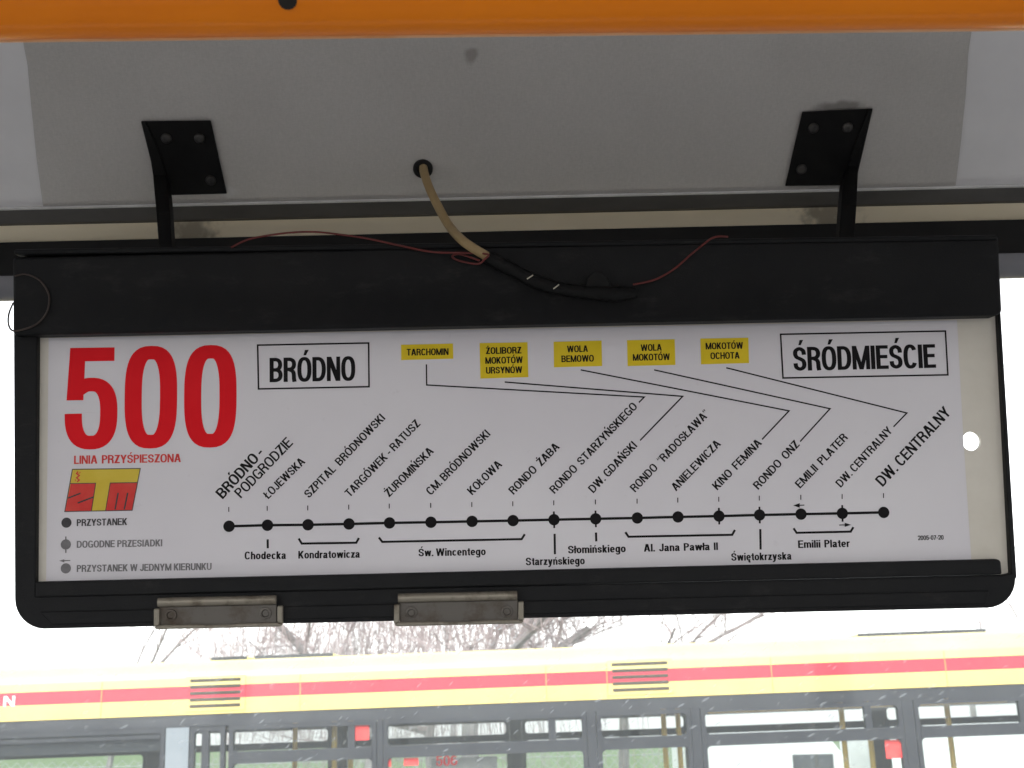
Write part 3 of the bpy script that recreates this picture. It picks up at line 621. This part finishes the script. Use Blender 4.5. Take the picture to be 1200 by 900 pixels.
# yellow district tags
for box, lines in (([(470, 404), (530.8, 402.5), (531.2, 420.4), (470.2, 422)], [('TARCHOMIN', (476.7, 416.7), (525.7, 416))]),
        ([(562, 402), (618.2, 401), (619.2, 442), (563, 443.7)], [('ŻOLIBORZ', (569.5, 415), (611, 414.2)), ('MOKOTÓW', (568.8, 426.5), (612.7, 425.5)), ('URSYNÓW', (569.6, 438), (612, 437))]),
        ([(648.7, 400.5), (705, 399), (705.6, 429), (649.2, 430.5)], [('WOLA', (664.6, 413), (689, 412.4)), ('BEMOWO', (658, 424.5), (696, 423.7))]),
        ([(734.7, 398.7), (790.7, 397.5), (791.5, 427.7), (735.5, 429)], [('WOLA', (751, 411.5), (775.5, 410.8)), ('MOKOTÓW', (741.7, 422.8), (785, 422))]),
        ([(820.7, 396.7), (877, 395.7), (877.7, 425.5), (821.5, 427)], [('MOKOTÓW', (827, 409.5), (870.7, 408.7)), ('OCHOTA', (832.6, 421), (866.7, 420.2))])):
    mb = MB(); area(mb, box, .00012); o = mb.build('district_tag', M['ink_yellow'], card)
    for t, s, e in lines: lettering('lettering', t, s, e, 7.8 * MM, INK, o, tx=.18, ty=.155, z=.0003)
# leader lines
for pts in ([(499.7, 427), (500, 451.2), (755, 465.3), (748.7, 471.7)], [(591.5, 447.7), (800, 464.5), (750, 516.2)], [(680.5, 433.5), (924.6, 481.5), (893, 515)],
            [(766.5, 433.5), (972.6, 479), (937.5, 517.5)], [(851, 431), (1062.6, 484), (1047, 500.2)]):
    mb = MB(); path_line(mb, pts, 1.6); mb.build('leader_line', INK, card)
# route line and stops
stops = [(268.5, 616.7), (313.5, 615.5), (361, 615), (409, 614), (456.5, 612.8), (505, 612), (553.2, 611), (601.2, 610.1), (649.2, 609), (698, 608), (746.8, 607), (794.5, 605.8), (842.5, 604.8), (890, 603.5), (938.6, 602.5), (987, 601.6), (1035.5, 600.5)]
mb = MB(); path_line(mb, stops, 3.0, .0002); mb.build('route_line', INK, card)
for i, (x, y) in enumerate(stops):
    mb = MB(); disc(mb, (x, y), 6.6, .0003)
    if i in (8, 9, 12, 13, 15): path_line(mb, [(x - .2, y - 9.7), (x + .3, y + 9.8)], 2.1, .00034)
    path_line(mb, [(x - .3, y - 22.6), (x - .3, y - 16.9)], 1.1, .00034)
    if i == 14: path_line(mb, [(931, 592.4), (942.5, 591.9)], 1.1, .00036); area(mb, [(929.3, 592.4), (937, 589.6), (937, 595)], .00038)
    if i == 15: path_line(mb, [(983.3, 615.3), (995, 615)], 1.1, .00036); area(mb, [(997.3, 615), (989.8, 612.6), (989.8, 617.4)], .00038)
    mb.build('stop_dot', INK, card)
names = [('ŁOJEWSKA', (314.7, 585), (358.3, 542)), ('SZPITAL BRÓDNOWSKI', (362.3, 584.2), (452, 490.8)), ('TARGÓWEK - RATUSZ', (410, 583.2), (493.2, 497.5)), ('ŻUROMIŃSKA', (456.2, 583), (508.9, 529.6)),
    ('CM. BRÓDNOWSKI', (505, 580.8), (575.2, 509.5)), ('KOŁOWA', (553.5, 580.5), (589, 545.2)), ('RONDO ŻABA', (602, 580), (656.4, 524.5)), ('RONDO STARZYŃSKIEGO', (650, 579), (747.6, 477.2)),
    ('DW. GDAŃSKI', (695.5, 578.2), (747.2, 523)), ('RONDO “RADOSŁAWA”', (744.4, 577.2), (832, 486)), ('ANIELEWICZA', (792.3, 576), (845.3, 521)), ('KINO FEMINA', (840.7, 574.7), (893.3, 520)),
    ('RONDO ONZ', (888.7, 574.2), (937.5, 521.7)), ('EMILII PLATER', (937.8, 572.7), (994, 513.5)), ('DW. CENTRALNY', (985.4, 571.7), (1046.3, 505.5))]
for t, s, e in names:
    lettering('stop_name', t, s, e, 9.5 * MM, INK, card, tx=.165, ty=.145, gap=.06, wordgap=.17 if '.' in t or '-' in t else .40)
lettering('stop_name', 'BRÓDNO -', (261.3, 585.2), (310.5, 531.5), 12.6 * MM, INK, card, tx=.172, ty=.15, gap=.055, wordgap=.12)
lettering('stop_name', 'PODGRODZIE', (282.6, 584.2), (344, 520), 12.0 * MM, INK, card, tx=.15, ty=.135, gap=.06)
lettering('stop_name', 'DW. CENTRALNY', (1034.6, 570.8), (1115, 484.5), 13.2 * MM, INK, card, tx=.165, ty=.145, gap=.06, wordgap=.2)
for t, s, e in (('Chodecka', (286.7, 655.5), (335.2, 655)), ('Kondratowicza', (349.6, 654.6), (421.8, 653.5)), ('Św. Wincentego', (490.5, 652), (569.2, 650.5)), ('Starzyńskiego', (616.2, 662.5), (685.3, 661.2)),
    ('Słomińskiego', (665.7, 648.6), (733.3, 647)), ('Al. Jana Pawła II', (754.6, 646.5), (841.4, 644.5)), ('Świętokrzyska', (857, 657.2), (927.6, 655.7)), ('Emilii Plater', (935.4, 642.2), (995.9, 641))):
    lettering('street_name', t, s, e, 8.7 * MM, INK, card, tx=.18, ty=.15, gap=.06, wordgap=.16 if t[:3] in ('Św.',) else .30)
lettering('print_date', '2005-07-20', (1075.7, 633), (1105.8, 632.3), 5.2 * MM, INK, card, tx=.17, ty=.16)
for pts in ([(313.7, 632), (313.9, 642.5)], [(350, 631), (353.7, 637), (417.6, 636), (420.6, 630.4)], [(444, 629.8), (448, 635), (611.3, 631.8), (615, 626)], [(649.9, 625.5), (650.3, 649.5)], [(698.4, 624), (698.7, 634.5)],
            [(732.8, 623.6), (736.5, 629), (858, 626.7), (861.2, 621)], [(890.9, 620), (891.3, 644)], [(929.8, 619), (933.5, 624.4), (996.8, 623), (1000, 617.7)]):
    mb = MB(); path_line(mb, pts, 2.5); mb.build('street_bracket', INK, card)

# ================================================================== CLIPS on the bottom rail
def clip(label, x0, x1, yt, yb, rv):
    root = empty('clip', BMAT, label, 'clip', 'metal clips on the bottom rail')
    n0 = NF + .0016; mid = (x0 + x1) / 2; sl = -.0225
    f = lambda x, y: (x, y + (x - mid) * sl)
    mb = MB()                                   # dished plate: floor, raised rim
    mb.prism(ccw(bq(n0, f(x0 + 7, yt + 10), f(x1 - 7, yt + 10), f(x1 - 7, yb - 3.2), f(x0 + 7, yb - 3.2))), n0, n0 + .0012); mb.build('plate', M['clip'], root, bevel=.0005)
    rim = MB()
    for p in ((f(x0, yt + 12), f(x0 + 6.8, yt + 12), f(x0 + 6.8, yb - 5), f(x0, yb - 3)), (f(x1 - 6.8, yt + 12), f(x1, yt + 12), f(x1, yb - 3), f(x1 - 6.8, yb - 5)),
              (f(x0, yb - 2.9), f(x0 + 6.8, yb - 4.9), f(x0 + 40, yb - 4.9), f(mid - 22, yb - 4.9), f(mid - 14, yb - 3.8), f(mid + 14, yb - 3.8), f(mid + 22, yb - 4.9), f(x1 - 6.8, yb - 4.9), f(x1, yb - 2.9), f(x1 - 3, yb), f(x0 + 3, yb))):
        rim.prism(ccw(bq(n0 + .004, *p)), n0, n0 + .0046)
    rim.build('rim', M['clip_rim'], root, bevel=.0011)
    a, c = bp(*f(x0 + 5, yt + 5), n0 + .004), bp(*f(x1 - 8, yt + 5), n0 + .004)
    mb = MB(); mb.tube([(a.x, a.y, n0 + .0028), (c.x, c.y, n0 + .0028)], 5.2 * MM, 20); mb.build('rolled_edge', M['clip_rim'], root, smooth=True)
    for x, y in rv:
        q = bp(x, y, n0 + .002); mb = MB(); rings = []
        for r, z in ((.0047, .0012), (.0044, .0024), (.0030, .0027), (.0024, .0014)):
            rings.append([(q.x + r * math.cos(k * math.pi / 10), q.y + r * math.sin(k * math.pi / 10), n0 + z) for k in range(20)])
        mb.loft(rings); mb.build('rivet', M['clip'], root, smooth=True)
clip('rusty pressed metal clip nearest the rounded left corner of the board', 180, 331.5, 699.5, 736, [(200, 721), (311, 718.8)])
clip('brown metal clip at the middle of the bottom rail', 461.5, 614, 694.5, 732.5, [(482, 718), (594, 716.7)])

# ================================================================== CABLE, TAPE, WIRES
g0 = pp(495.7, 197.3, .0022)
gr = empty('grommet', g0, 'small black rubber grommet in the sloping ceiling where a cable comes out', 'grommet')
rings = []
t1 = PU; t2 = PV
for r, z in ((.0085, 0), (.0085, .002), (.0070, .0032), (.0050, .0032), (.0044, .001)):
    rings.append([(t1 * math.cos(k * math.pi / 12) + t2 * math.sin(k * math.pi / 12)) * r + PN * z for k in range(24)])
mb = MB(); mb.loft(rings); mb.build('ring', M['rubber'], gr, smooth=True)
def front(px, py, n): return BMAT @ Vector((*bp(px, py, n), n))
cb = empty('cable', g0, 'beige cable hanging from the ceiling grommet, its end wrapped in black tape', 'cable')
P3 = [g0 + PV * .001 - PN * .004, pp(497.5, 203, .008), pp(503, 220, .017), pp(513, 241, .022)] 
P3 = [g0 - PN * .006, at(497, 202, g0.y - .012), at(503, 220, g0.y - .022), at(513, 241, g0.y - .03), at(526, 264, g0.y - .036), front(544, 283.5, .030), front(570, 300, .0245)]
mb = MB(); mb.tube([p - g0 for p in spline(P3, 8)], .0037, 16); mb.build('sheath', M['cable_sheath'], cb, smooth=True)
TP = [(566, 298), (583, 307.5), (600, 315.5), (627, 329.5), (653, 337.5), (676, 341), (700, 343), (722, 344.5), (745, 343)]
TR = [.0040, .0054, .0049, .0052, .0050, .0048, .0058, .0060, .0036]
tp = spline([front(*p, .022) - g0 for p in TP], 8); rad = [TR[min(int(i / 8), 8)] * (1 - (i % 8) / 8) + TR[min(int(i / 8) + 1, 8)] * (i % 8) / 8 + .00028 * math.sin(i * 1.9) + .00025 * ((i // 3) % 2) for i in range(len(tp))]
mb = MB(); mb.tube(tp, rad, 14); mb.build('tape_wrap', M['tape'], cb, smooth=True)
# loose flap of tape
fl = [front(*p, n) - g0 for p, n in (((687, 336), .026), ((689, 324), .0265), ((697, 318), .028), ((708, 321), .027), ((715, 331), .025), ((716, 338), .025))]
bk = [p - BN * .0022 for p in fl]
mb = MB(); mb.loft([bk, fl]); mb.build('tape_flap', M['tape'], cb, bevel=.0006)
for a, c in (((617.5, 327), (624.5, 322.5)), ((648.5, 338.5), (655, 333.5))):
    mb = MB(); mb.tube([front(*a, .0282) - g0, front((a[0] + c[0]) / 2, (a[1] + c[1]) / 2, .0287) - g0, front(*c, .0282) - g0], .0005, 8); mb.build('tie', M['tie'], cb)
def wire(label, pts, r, m, ns):
    P = spline([front(*p, n) for p, n in zip(pts, ns)], 8); o0 = P[0]
    mb = MB(); mb.tube([p - o0 for p in P], r, 8); o = mb.build('wire', m, None, smooth=True); o.location = o0
    return tag(o, label, 'wire')
wl = [(271, 290), (293, 280), (333, 273.3), (366.7, 271.7), (400, 275), (433, 280), (467, 287.5), (507, 295.3), (543, 296.3), (571, 297.8), (568, 303.5), (561, 309), (546, 307.5), (533, 303.5), (530.5, 299.5), (540, 298), (562, 305.5)]
wire('thin red wire looped left from the taped cable end along the top of the board', wl, .0008, M['wire'], [.0195, .020, .020, .020, .020, .020, .0205, .022, .028, .031, .031, .029, .023, .021, .021, .022, .027])
wire('short thin red wire rising right from the black taped end', [(742, 333.5), (766.7, 328), (786.7, 317.5), (800, 307), (810, 298), (820, 290), (833, 279.8), (843, 277), (853, 277.5)], .0008, M['wire'], [.024, .020, .019, .019, .019, .0195, .0205, .021, .0195])
wire('thin brown wire loop hanging round the left end of the board cover', [(17, 323.5), (30, 321.5), (45, 327.5), (55, 340), (57.8, 352), (54, 367.5), (42.5, 380), (27.5, 386), (15, 387.5), (10, 380), (10.5, 367.5), (15.5, 355)], .0007, M['brown_wire'], [.0185, .0175, .0175, .0175, .0175, .0175, .0175, .0175, .0175, .012, .009, .0175])

# ================================================================== OUTSIDE
mb = MB(); mb.poly([(-1500, -1500, 0), (1500, -1500, 0), (1500, 2500, 0), (-1500, 2500, 0)]); tag(mb.build('ground', M['asphalt']), kind='structure')
mb = MB(); mb.poly([(-400, 14, .004), (400, 14, .004), (400, 120, .004), (-400, 120, .004)]); tag(mb.build('lawn', M['grass']), kind='structure')
M['concrete'] = mottled('pale_concrete', (.42, .41, .40), (.50, .49, .48), .05, .9)
mb = MB(); mb.poly([(-1500, 120.01, .004), (1500, 120.01, .004), (1500, 2500, .004), (-1500, 2500, .004)]); tag(mb.build('pavement', M['concrete']), kind='structure')

BUSY = 8.0; TILT = Matrix.Rotation(R(-.82), 4, 'Y')
bus = empty('bus', Matrix.Translation((0, BUSY, 0)) @ TILT, 'yellow city bus with a red stripe parked across the way outside', 'bus')
BINV = bus.matrix_world.inverted()
def bl(px, py, y=0.0):                         # photograph pixel -> bus coordinates on the plane y
    o = bus.matrix_world @ Vector((0, y, 0)); n = bus.matrix_world.to_3x3() @ Vector((0, 1, 0)); return BINV @ on_plane(px, py, o, n)
def zl(row, y=0.0): return bl(600, row, y).z
zY, zS0, zS1, zR = zl(823.5), zl(805.5), zl(790.5), zl(763, .5)
H0, H1 = -6.2, 6.2; DEP = 2.5
zband = zY                                      # window band from here down
zwb = 1.55                                      # bottom of the windows
# lower body
mb = MB(); mb.box(H0, 0, .35, H1, DEP, zwb); mb.build('body', M['bus_yellow'], bus, bevel=.05)
# cantrail and stripe: outer skin pieces above the windows, both sides
mb = MB(); mb.box(H0, -.004, zY, H1, .12, zS0); mb.build('cantrail', M['bus_yellow'], bus)
mb = MB(); mb.box(H0, -.003, zS0 + .001, H1, .12, zS1 + .001); mb.build('stripe', M['bus_red'], bus)
mb = MB(); mb.box(H0, -.004, zS1 + .002, H1, .12, zS1 + .05); mb.build('roof_edge', M['bus_skylit'], bus)
zt = zS1 + .05
half = [(-.002, zt + .002), (.02, zt + .045), (.08, zt + .085), (.22, zt + .115), (.5, zR - .012), (.9, zR + .012), (1.25, zR + .02)]
prof = half + [(DEP - y, z) for y, z in reversed(half[:-1])]
mb = MB(); mb.loft([[(x, y, z) for y, z in prof] + [(x, y, z - .05) for y, z in reversed(prof)] for x in (H0, H1)]); mb.build('roof', M['bus_skylit'], bus, smooth=True)
mb = MB(); mb.box(H0, DEP - .12, zY, H1, DEP, zt); mb.build('far_cantrail', M['bus_yellow'], bus)
# roof hatch edges
for xa, xb, row in ((246, 291, 775.5), (297, 392, 773.3), (1003, 1156, 742.5)):
    a = bl(xa, row, .55); c = bl(xb, row - (xb - xa) * .036, .55)
    mb = MB(); mb.box(a.x, .56, zR - .02, c.x, 1.2, zR + .030); mb.build('roof_hatch', M['bus_skylit'], bus, bevel=.006)
    mb = MB(); mb.box(a.x + .01, .535, zR - .015, c.x - .01, .5595, zR + .034); mb.build('hatch_seal', M['bus_dark'], bus)
for px in (120, 352, 640, 711.5, 905, 1110):
    q = bl(px, 800); mb = MB(); mb.box(q.x - .0025, -.0065, zY + .004, q.x + .0025, -.0035, zt - .004); mb.build('seam', M['seam'], bus)
# vents
for xs, y0r in (((223, 283), 796.8), ((716, 782.5), 777.8)):
    xm = sum(xs) / 2; c = bl(xm, y0r + 15); root_ = MB(); a0, a1 = bl(xs[0] - 5, y0r).x, bl(xs[1] + 5, y0r).x
    zt0, zb0 = bl(xm, y0r - 5).z, bl(xm, y0r + 36).z
    fr = MB(); fr.box(a0, -.0095, zb0, a1, -.0045, zS0); vo = fr.build('vent', M['bus_yellow'], bus)
    fr = MB(); fr.box(a0, -.0095, zS1 + .001, a1, -.0045, zt0); fr.build('vent_plate', M['bus_skylit'], vo)
    fr = MB(); fr.box(a0, -.0095, zS0 + .001, a1, -.0045, zS1); fr.build('vent_plate', M['bus_red'], vo)
    for k in range(5):
        zc = bl(xm, y0r + 7.5 * k).z; sl_ = MB(); sl_.loft([[(x, -.0135, zc + .004), (x, -.0097, zc + .0098), (x, -.0097, zc - .0092), (x, -.0135, zc - .008)] for x in (a0 + .03, a1 - .03)]); sl_.build('slot', M['slot'], vo)
# end of the lettering on the stripe
lettering('letter', 'N', (4.0, 828.2), (17.3, 827.8), .064, M['letter_white'], bus, tx=.15, ty=.2, z=.0, to=lambda x, y: Vector((bl(x, y).x, bl(x, y).z)))
lt = COL.objects['letter']
for vtx in lt.data.vertices: vtx.co = (vtx.co.x, -.005 - vtx.co.z, vtx.co.y)

def window(x0, x1, zt_, zb0, bars, y, name='window', depth=.05, rail=None):
    """dark framed window between bus x0..x1: frame bars, mid rail, pane"""
    f = MB(); t = .028
    f.box(x0, y, zt_ - t, x1, y + depth, zt_); f.box(x0, y, zb0, x1, y + depth, zb0 + t); f.box(x0, y, zb0 + t, x0 + t, y + depth, zt_ - t); f.box(x1 - t, y, zb0 + t, x1, y + depth, zt_ - t)
    if rail: f.box(x0 + t, y - .006, rail[1], x1 - t, y + depth, rail[0])
    def fillet(cx, cz, sx, sz, r=.028):
        ring = [(cx, cz)] + [(cx + sx * r * (1 - math.cos(R(q))), cz + sz * r * (1 - math.sin(R(q)))) for q in range(0, 91, 15)]
        A = sum(ring[i - 1][0] * ring[i][1] - ring[i][0] * ring[i - 1][1] for i in range(len(ring)))
        if A < 0: ring = ring[::-1]
        n = len(ring); i0 = len(f.v)
        for yy in (y + .003, y + depth - .003): f.v += [(a_, yy, b_) for a_, b_ in ring]
        f.f.append(tuple(range(i0, i0 + n))); f.f.append(tuple(i0 + n + k for k in reversed(range(n))))
        for k in range(n): f.f.append((i0 + k, i0 + n + k, i0 + n + (k + 1) % n, i0 + (k + 1) % n))
    for sx, cx in ((1, x0 + t), (-1, x1 - t)):
        fillet(cx, zt_ - t, sx, -1)
        if rail: fillet(cx, rail[0], sx, 1); fillet(cx, rail[1], sx, -1)
    for xb in bars: f.box(xb - .022, y + .004, rail[0] if rail else zb0 + t, xb + .022, y + depth - .004, zt_ - t)
    o = f.build(name, M['bus_dark'], bus, bevel=.006)
    p = MB(); p.box(x0 + .01, y + .022, zb0 + .01, x1 - .01, y + .026, zt_ - .01); p.build('pane', M['far_glass'], o); return o
zW = zl(838); zr0, zr1 = zl(869), zl(883)
X = lambda px: bl(px, 865).x
cols = [(268, 441), (449, 688), (700, 811), (823, 1061), (1075, 1230)]
for a, c in cols: window(X(a), X(c), zW, zwb + .02, [X(a) + (X(c) - X(a)) * .83] if c - a > 150 else [], 0, rail=(zr0, zr1))
# pillars and head rail between the windows
pl_ = MB(); pl_.box(H0, .004, zW + .002, H1, .06, zY - .002)
for a, c in ((441.5, 448.5), (688.5, 699.5), (811.5, 822.5), (1061.5, 1074.5)): pl_.box(X(a), .004, zwb + .004, X(c), .06, zW)
pl_.build('pillar', M['bus_dark'], bus)
# front doorway: dark leaf, pale panel, narrow door light
pl_ = MB(); pl_.box(X(194), .006, zwb + .004, X(221), .05, zW); pl_.build('door_post', M['bus_grey'], bus)
window(X(222), X(263), zW, zwb + .02, [X(240)], .01, 'door')
window(X(-60), X(193), zW, zwb + .02, [], .004, 'door', rail=(zl(846), zl(850)))
mb = MB(); mb.box(X(-60), .06, bl(80, 884).z, X(186), .09, zW); mb.build('blind', M['bus_dark'], bus)
for a, c in ((H0, X(-61)), (X(1231), H1)):
    rest = MB(); rest.box(a, .004, zwb + .004, c, .05, zW); rest.build('end_panel', M['bus_dark'], bus)
# far side
fz = DEP - .06
for a, c in ((-5.9, -4.5), (-4.4, -3.0), (-2.9, -1.5), (-1.4, -.05), (.05, 1.4), (1.5, 2.9), (3.0, 4.4), (4.5, 5.9)): window(a, c, zl(842, DEP), zwb + .02, [], fz, rail=(zl(860, DEP), zl(868, DEP)))
mb = MB(); mb.box(H0, fz, zl(842, DEP) + .002, H1, DEP - .005, zY - .002)
for a in (-4.5, -3.0, -1.5, -.05, 1.4, 2.9, 4.4): mb.box(a + .001, fz + .002, zwb + .004, a + .099, DEP - .008, zl(842, DEP))
mb.build('far_pillar', M['bus_dark'], bus)
mb = MB(); mb.box(H0 + .01, .13, zY + .02, H1 - .01, DEP - .13, zY + .05); mb.build('inner_ceiling', M['bus_inside'], bus)
for a in (H0, H1 - .08):
    mb = MB(); mb.box(a, .062, zwb + .002, a + .08, DEP - .07, zt); mb.build('end_wall', M['bus_yellow'], bus)
# poles, rails, stickers and route card inside
for px, y in ((391, .5), (410, .9), (778, .6), (795, .7), (988, .5), (1019, .5), (1113, .5), (345, 1.4)):
    q = bl(px, 865, y); mb = MB(); mb.tube([(q.x, y, .6), (q.x + .006, y, zY)], .018, 10); mb.build('pole', M['pole_yellow'], bus, smooth=True)
q0, q1 = bl(830, 838, .5), bl(1180, 826, .5); mb = MB(); mb.tube([(q0.x, .5, zl(842, .5)), (q1.x, .5, zl(842, .5))], .016, 10); mb.build('grab_rail', M['pole_yellow'], bus, smooth=True)
for x0_, x1_, y0_, y1_ in ((409, 432, 846, 868), (1040, 1063, 866.5, 889), (446, 458, 889, 899), (473, 490, 888, 897.5)):
    a, c = bl(x0_, y1_), bl(x1_, y0_); yy = .018
    mb = MB(); mb.box(a.x, yy, a.z, c.x, yy + .003, c.z); mb.build('sticker', M['sticker_red'], bus, bevel=.0)
a, c = bl(506, 930, .25), bl(582, 886, .25); mb = MB(); mb.box(a.x, .25, a.z, c.x, .262, c.z); rc = mb.build('inner_route_card', M['card_grey'], bus)
lettering('card_number', '506', (511, 897.5), (536, 896.7), .060, M['ink_red'], rc, tx=.17, ty=.14, to=lambda x, y: Vector((bl(x, y, .25).x, bl(x, y, .25).z)))
nb = COL.objects['card_number']
for vtx in nb.data.vertices: vtx.co = (vtx.co.x, .248 - vtx.co.z, vtx.co.y)
for x in (-4.2, 3.6):
    for y in (.02, DEP - .30):
        mb = MB(); mb.tube([(x, y - .03, .48), (x, y, .48), (x, y + .27, .48), (x, y + .30, .48)], [.40, .48, .48, .40], 28); o = mb.build('wheel', M['tyre'], bus, smooth=True)
        mb = MB(); mb.tube([(x, y - .035, .48), (x, y + .29, .48)], .26, 20); mb.build('rim', M['fence'], o, smooth=True)

# white vans beyond, seen through the bus windows
def van(label, x, y, wd, h):
    r = empty('van', (x, y, 0), label, 'van', 'white vans parked beyond the bus')
    pr = [(-wd / 2, .35), (wd / 2, .35), (wd / 2, h * .55), (wd / 2 - .25, h * .62), (wd / 2 - .8, h - .08), (wd / 2 - 1.0, h), (-wd / 2 + .08, h), (-wd / 2, h - .1)]
    mb = MB(); mb.loft([[(a, yy, z) for a, z in pr] for yy in (0, 1.9)]); mb.build('body', M['van_white'], r, bevel=.05)
    mb = MB(); mb.box(wd / 2 - 1.35, -.01, h * .60, wd / 2 - .75, .02, h - .35); mb.build('side_window', M['bus_dark'], r, bevel=.01)
    for a in (-wd / 2 + .8, wd / 2 - .8):
        mb = MB(); mb.tube([(a, -.02, .35), (a, .22, .35)], .35, 24); mb.build('wheel', M['tyre'], r, smooth=True)
van('white high roofed van parked on the grass behind the right half of the bus', 6.9, 17.5, 4.2, 2.28)
van('shorter white van parked behind the pillar of the bus', 3.9, 19, 2.9, 2.2)
# chain-link fence on the lawn
fe = empty('fence', (0, 22, 0), 'grey wire mesh fence standing on the lawn behind the bus', 'fence')
for k in range(13):
    mb = MB(); mb.tube([(-18 + k * 3, 0, 0), (-18 + k * 3, 0, 1.9)], .03, 8); mb.build('post', M['fence'], fe)
mb = MB()
for k in range(3): mb.tube([(-18, 0, .2 + k * .8), (18, 0, .2 + k * .8)], .008, 5)
for k in range(-90, 90):
    x = k * .2; mb.poly([(x, 0, .1), (x + .012, 0, .1), (x + 1.812, 0, 1.9), (x + 1.8, 0, 1.9)]); mb.poly([(x, .003, .1), (x + .012, .003, .1), (x - 1.788, .003, 1.9), (x - 1.8, .003, 1.9)])
mb.build('mesh_wire', M['fence'], fe)

# bare trees behind the bus
def tree(label, x, y, h, r0, lean, fork, seed, twigs, spread=1.0, hang=0):
    rnd = random.Random(seed); root = empty('tree', (x, y, 0), label, 'tree', 'bare trees beyond the bus')
    tr, cr = MB(), MB()
    def branch(p, d, ln, r, depth):
        pts = [p]; q = p.copy(); dd = d.copy(); n = 4
        for k in range(n):
            dd = (dd + Vector((rnd.uniform(-.18, .18), rnd.uniform(-.18, .18), rnd.uniform(-.05, .12)))).normalized(); q = q + dd * ln / n; pts.append(q.copy())
        (tr if depth < 2 else cr).tube(pts, [r * (1 - .5 * k / n) for k in range(n + 1)], 7 if depth < 2 else (4 if depth < 4 else 3), cap=False)
        if depth >= 5 or r < .0016: return
        m_ = {0: 3, 1: 5, 2: 7, 3: twigs + 1, 4: twigs}[depth]
        for k in range(m_):
            t = rnd.uniform(.35, 1.0) if depth else rnd.uniform(.8, 1.0)
            i = min(int(t * n), n - 1); pp_ = pts[i] + (pts[i + 1] - pts[i]) * (t * n - i)
            side = Vector((rnd.uniform(-1, 1), rnd.uniform(-1, 1), rnd.uniform(-.35, .5))).normalized()
            nd = (dd * .55 + side * .75 * spread).normalized()
            branch(pp_, nd, ln * rnd.uniform(.52, .75), r * rnd.uniform(.28, .46), depth + 1)
    for k in range(hang):                        # thin hanging shoots
        a = rnd.uniform(0, 2 * math.pi); q = rnd.random() ** .6 * spread * 2.0; p = Vector((q * math.cos(a) + lean * 3, q * math.sin(a), rnd.uniform(3.2, 5.0)))
        pts = [p.copy()]; dx = rnd.uniform(-.16, .16); dy = rnd.uniform(-.1, .1); st = rnd.uniform(.22, .40)
        for j in range(6): dx = dx * .8 + rnd.uniform(-.04, .04); p = p + Vector((dx, dy, -st)); pts.append(p.copy())
        cr.tube(pts, [.0065 * (1 - .12 * j) for j in range(7)], 3, cap=False)
    branch(Vector((0, 0, -.1)), Vector((lean, .05, 1)).normalized(), fork, r0, 0)
    tr.build('trunk', M['bark'], root, smooth=True); cr.build('crown', M['twig'], root)
    return root
tree('bare tree with a forked grey trunk rising behind the left clip', -2.35, 15.5, 8, .15, .12, 2.9, 3, 6, 1.1, 230)
tree('bare tree with a thick leaning trunk below the middle clip', -.75, 14.6, 8, .17, .30, 2.9, 11, 6, .9, 120)
tree('dense twiggy bare tree between the two clips', -1.1, 18, 8, .13, .0, 2.7, 5, 7, 1.0, 420)
tree('bare tree with hanging thin branches right of the middle clip', 1.6, 17, 8, .11, -.1, 3.1, 8, 5)
tree('small distant bare tree at the far right behind the roof hatch', 8.6, 24, 8, .10, .05, 2.9, 21, 5)
tree('faint bare tree above the left rear of the bus roof', -6.3, 19, 8, .07, .1, 3.2, 33, 3)
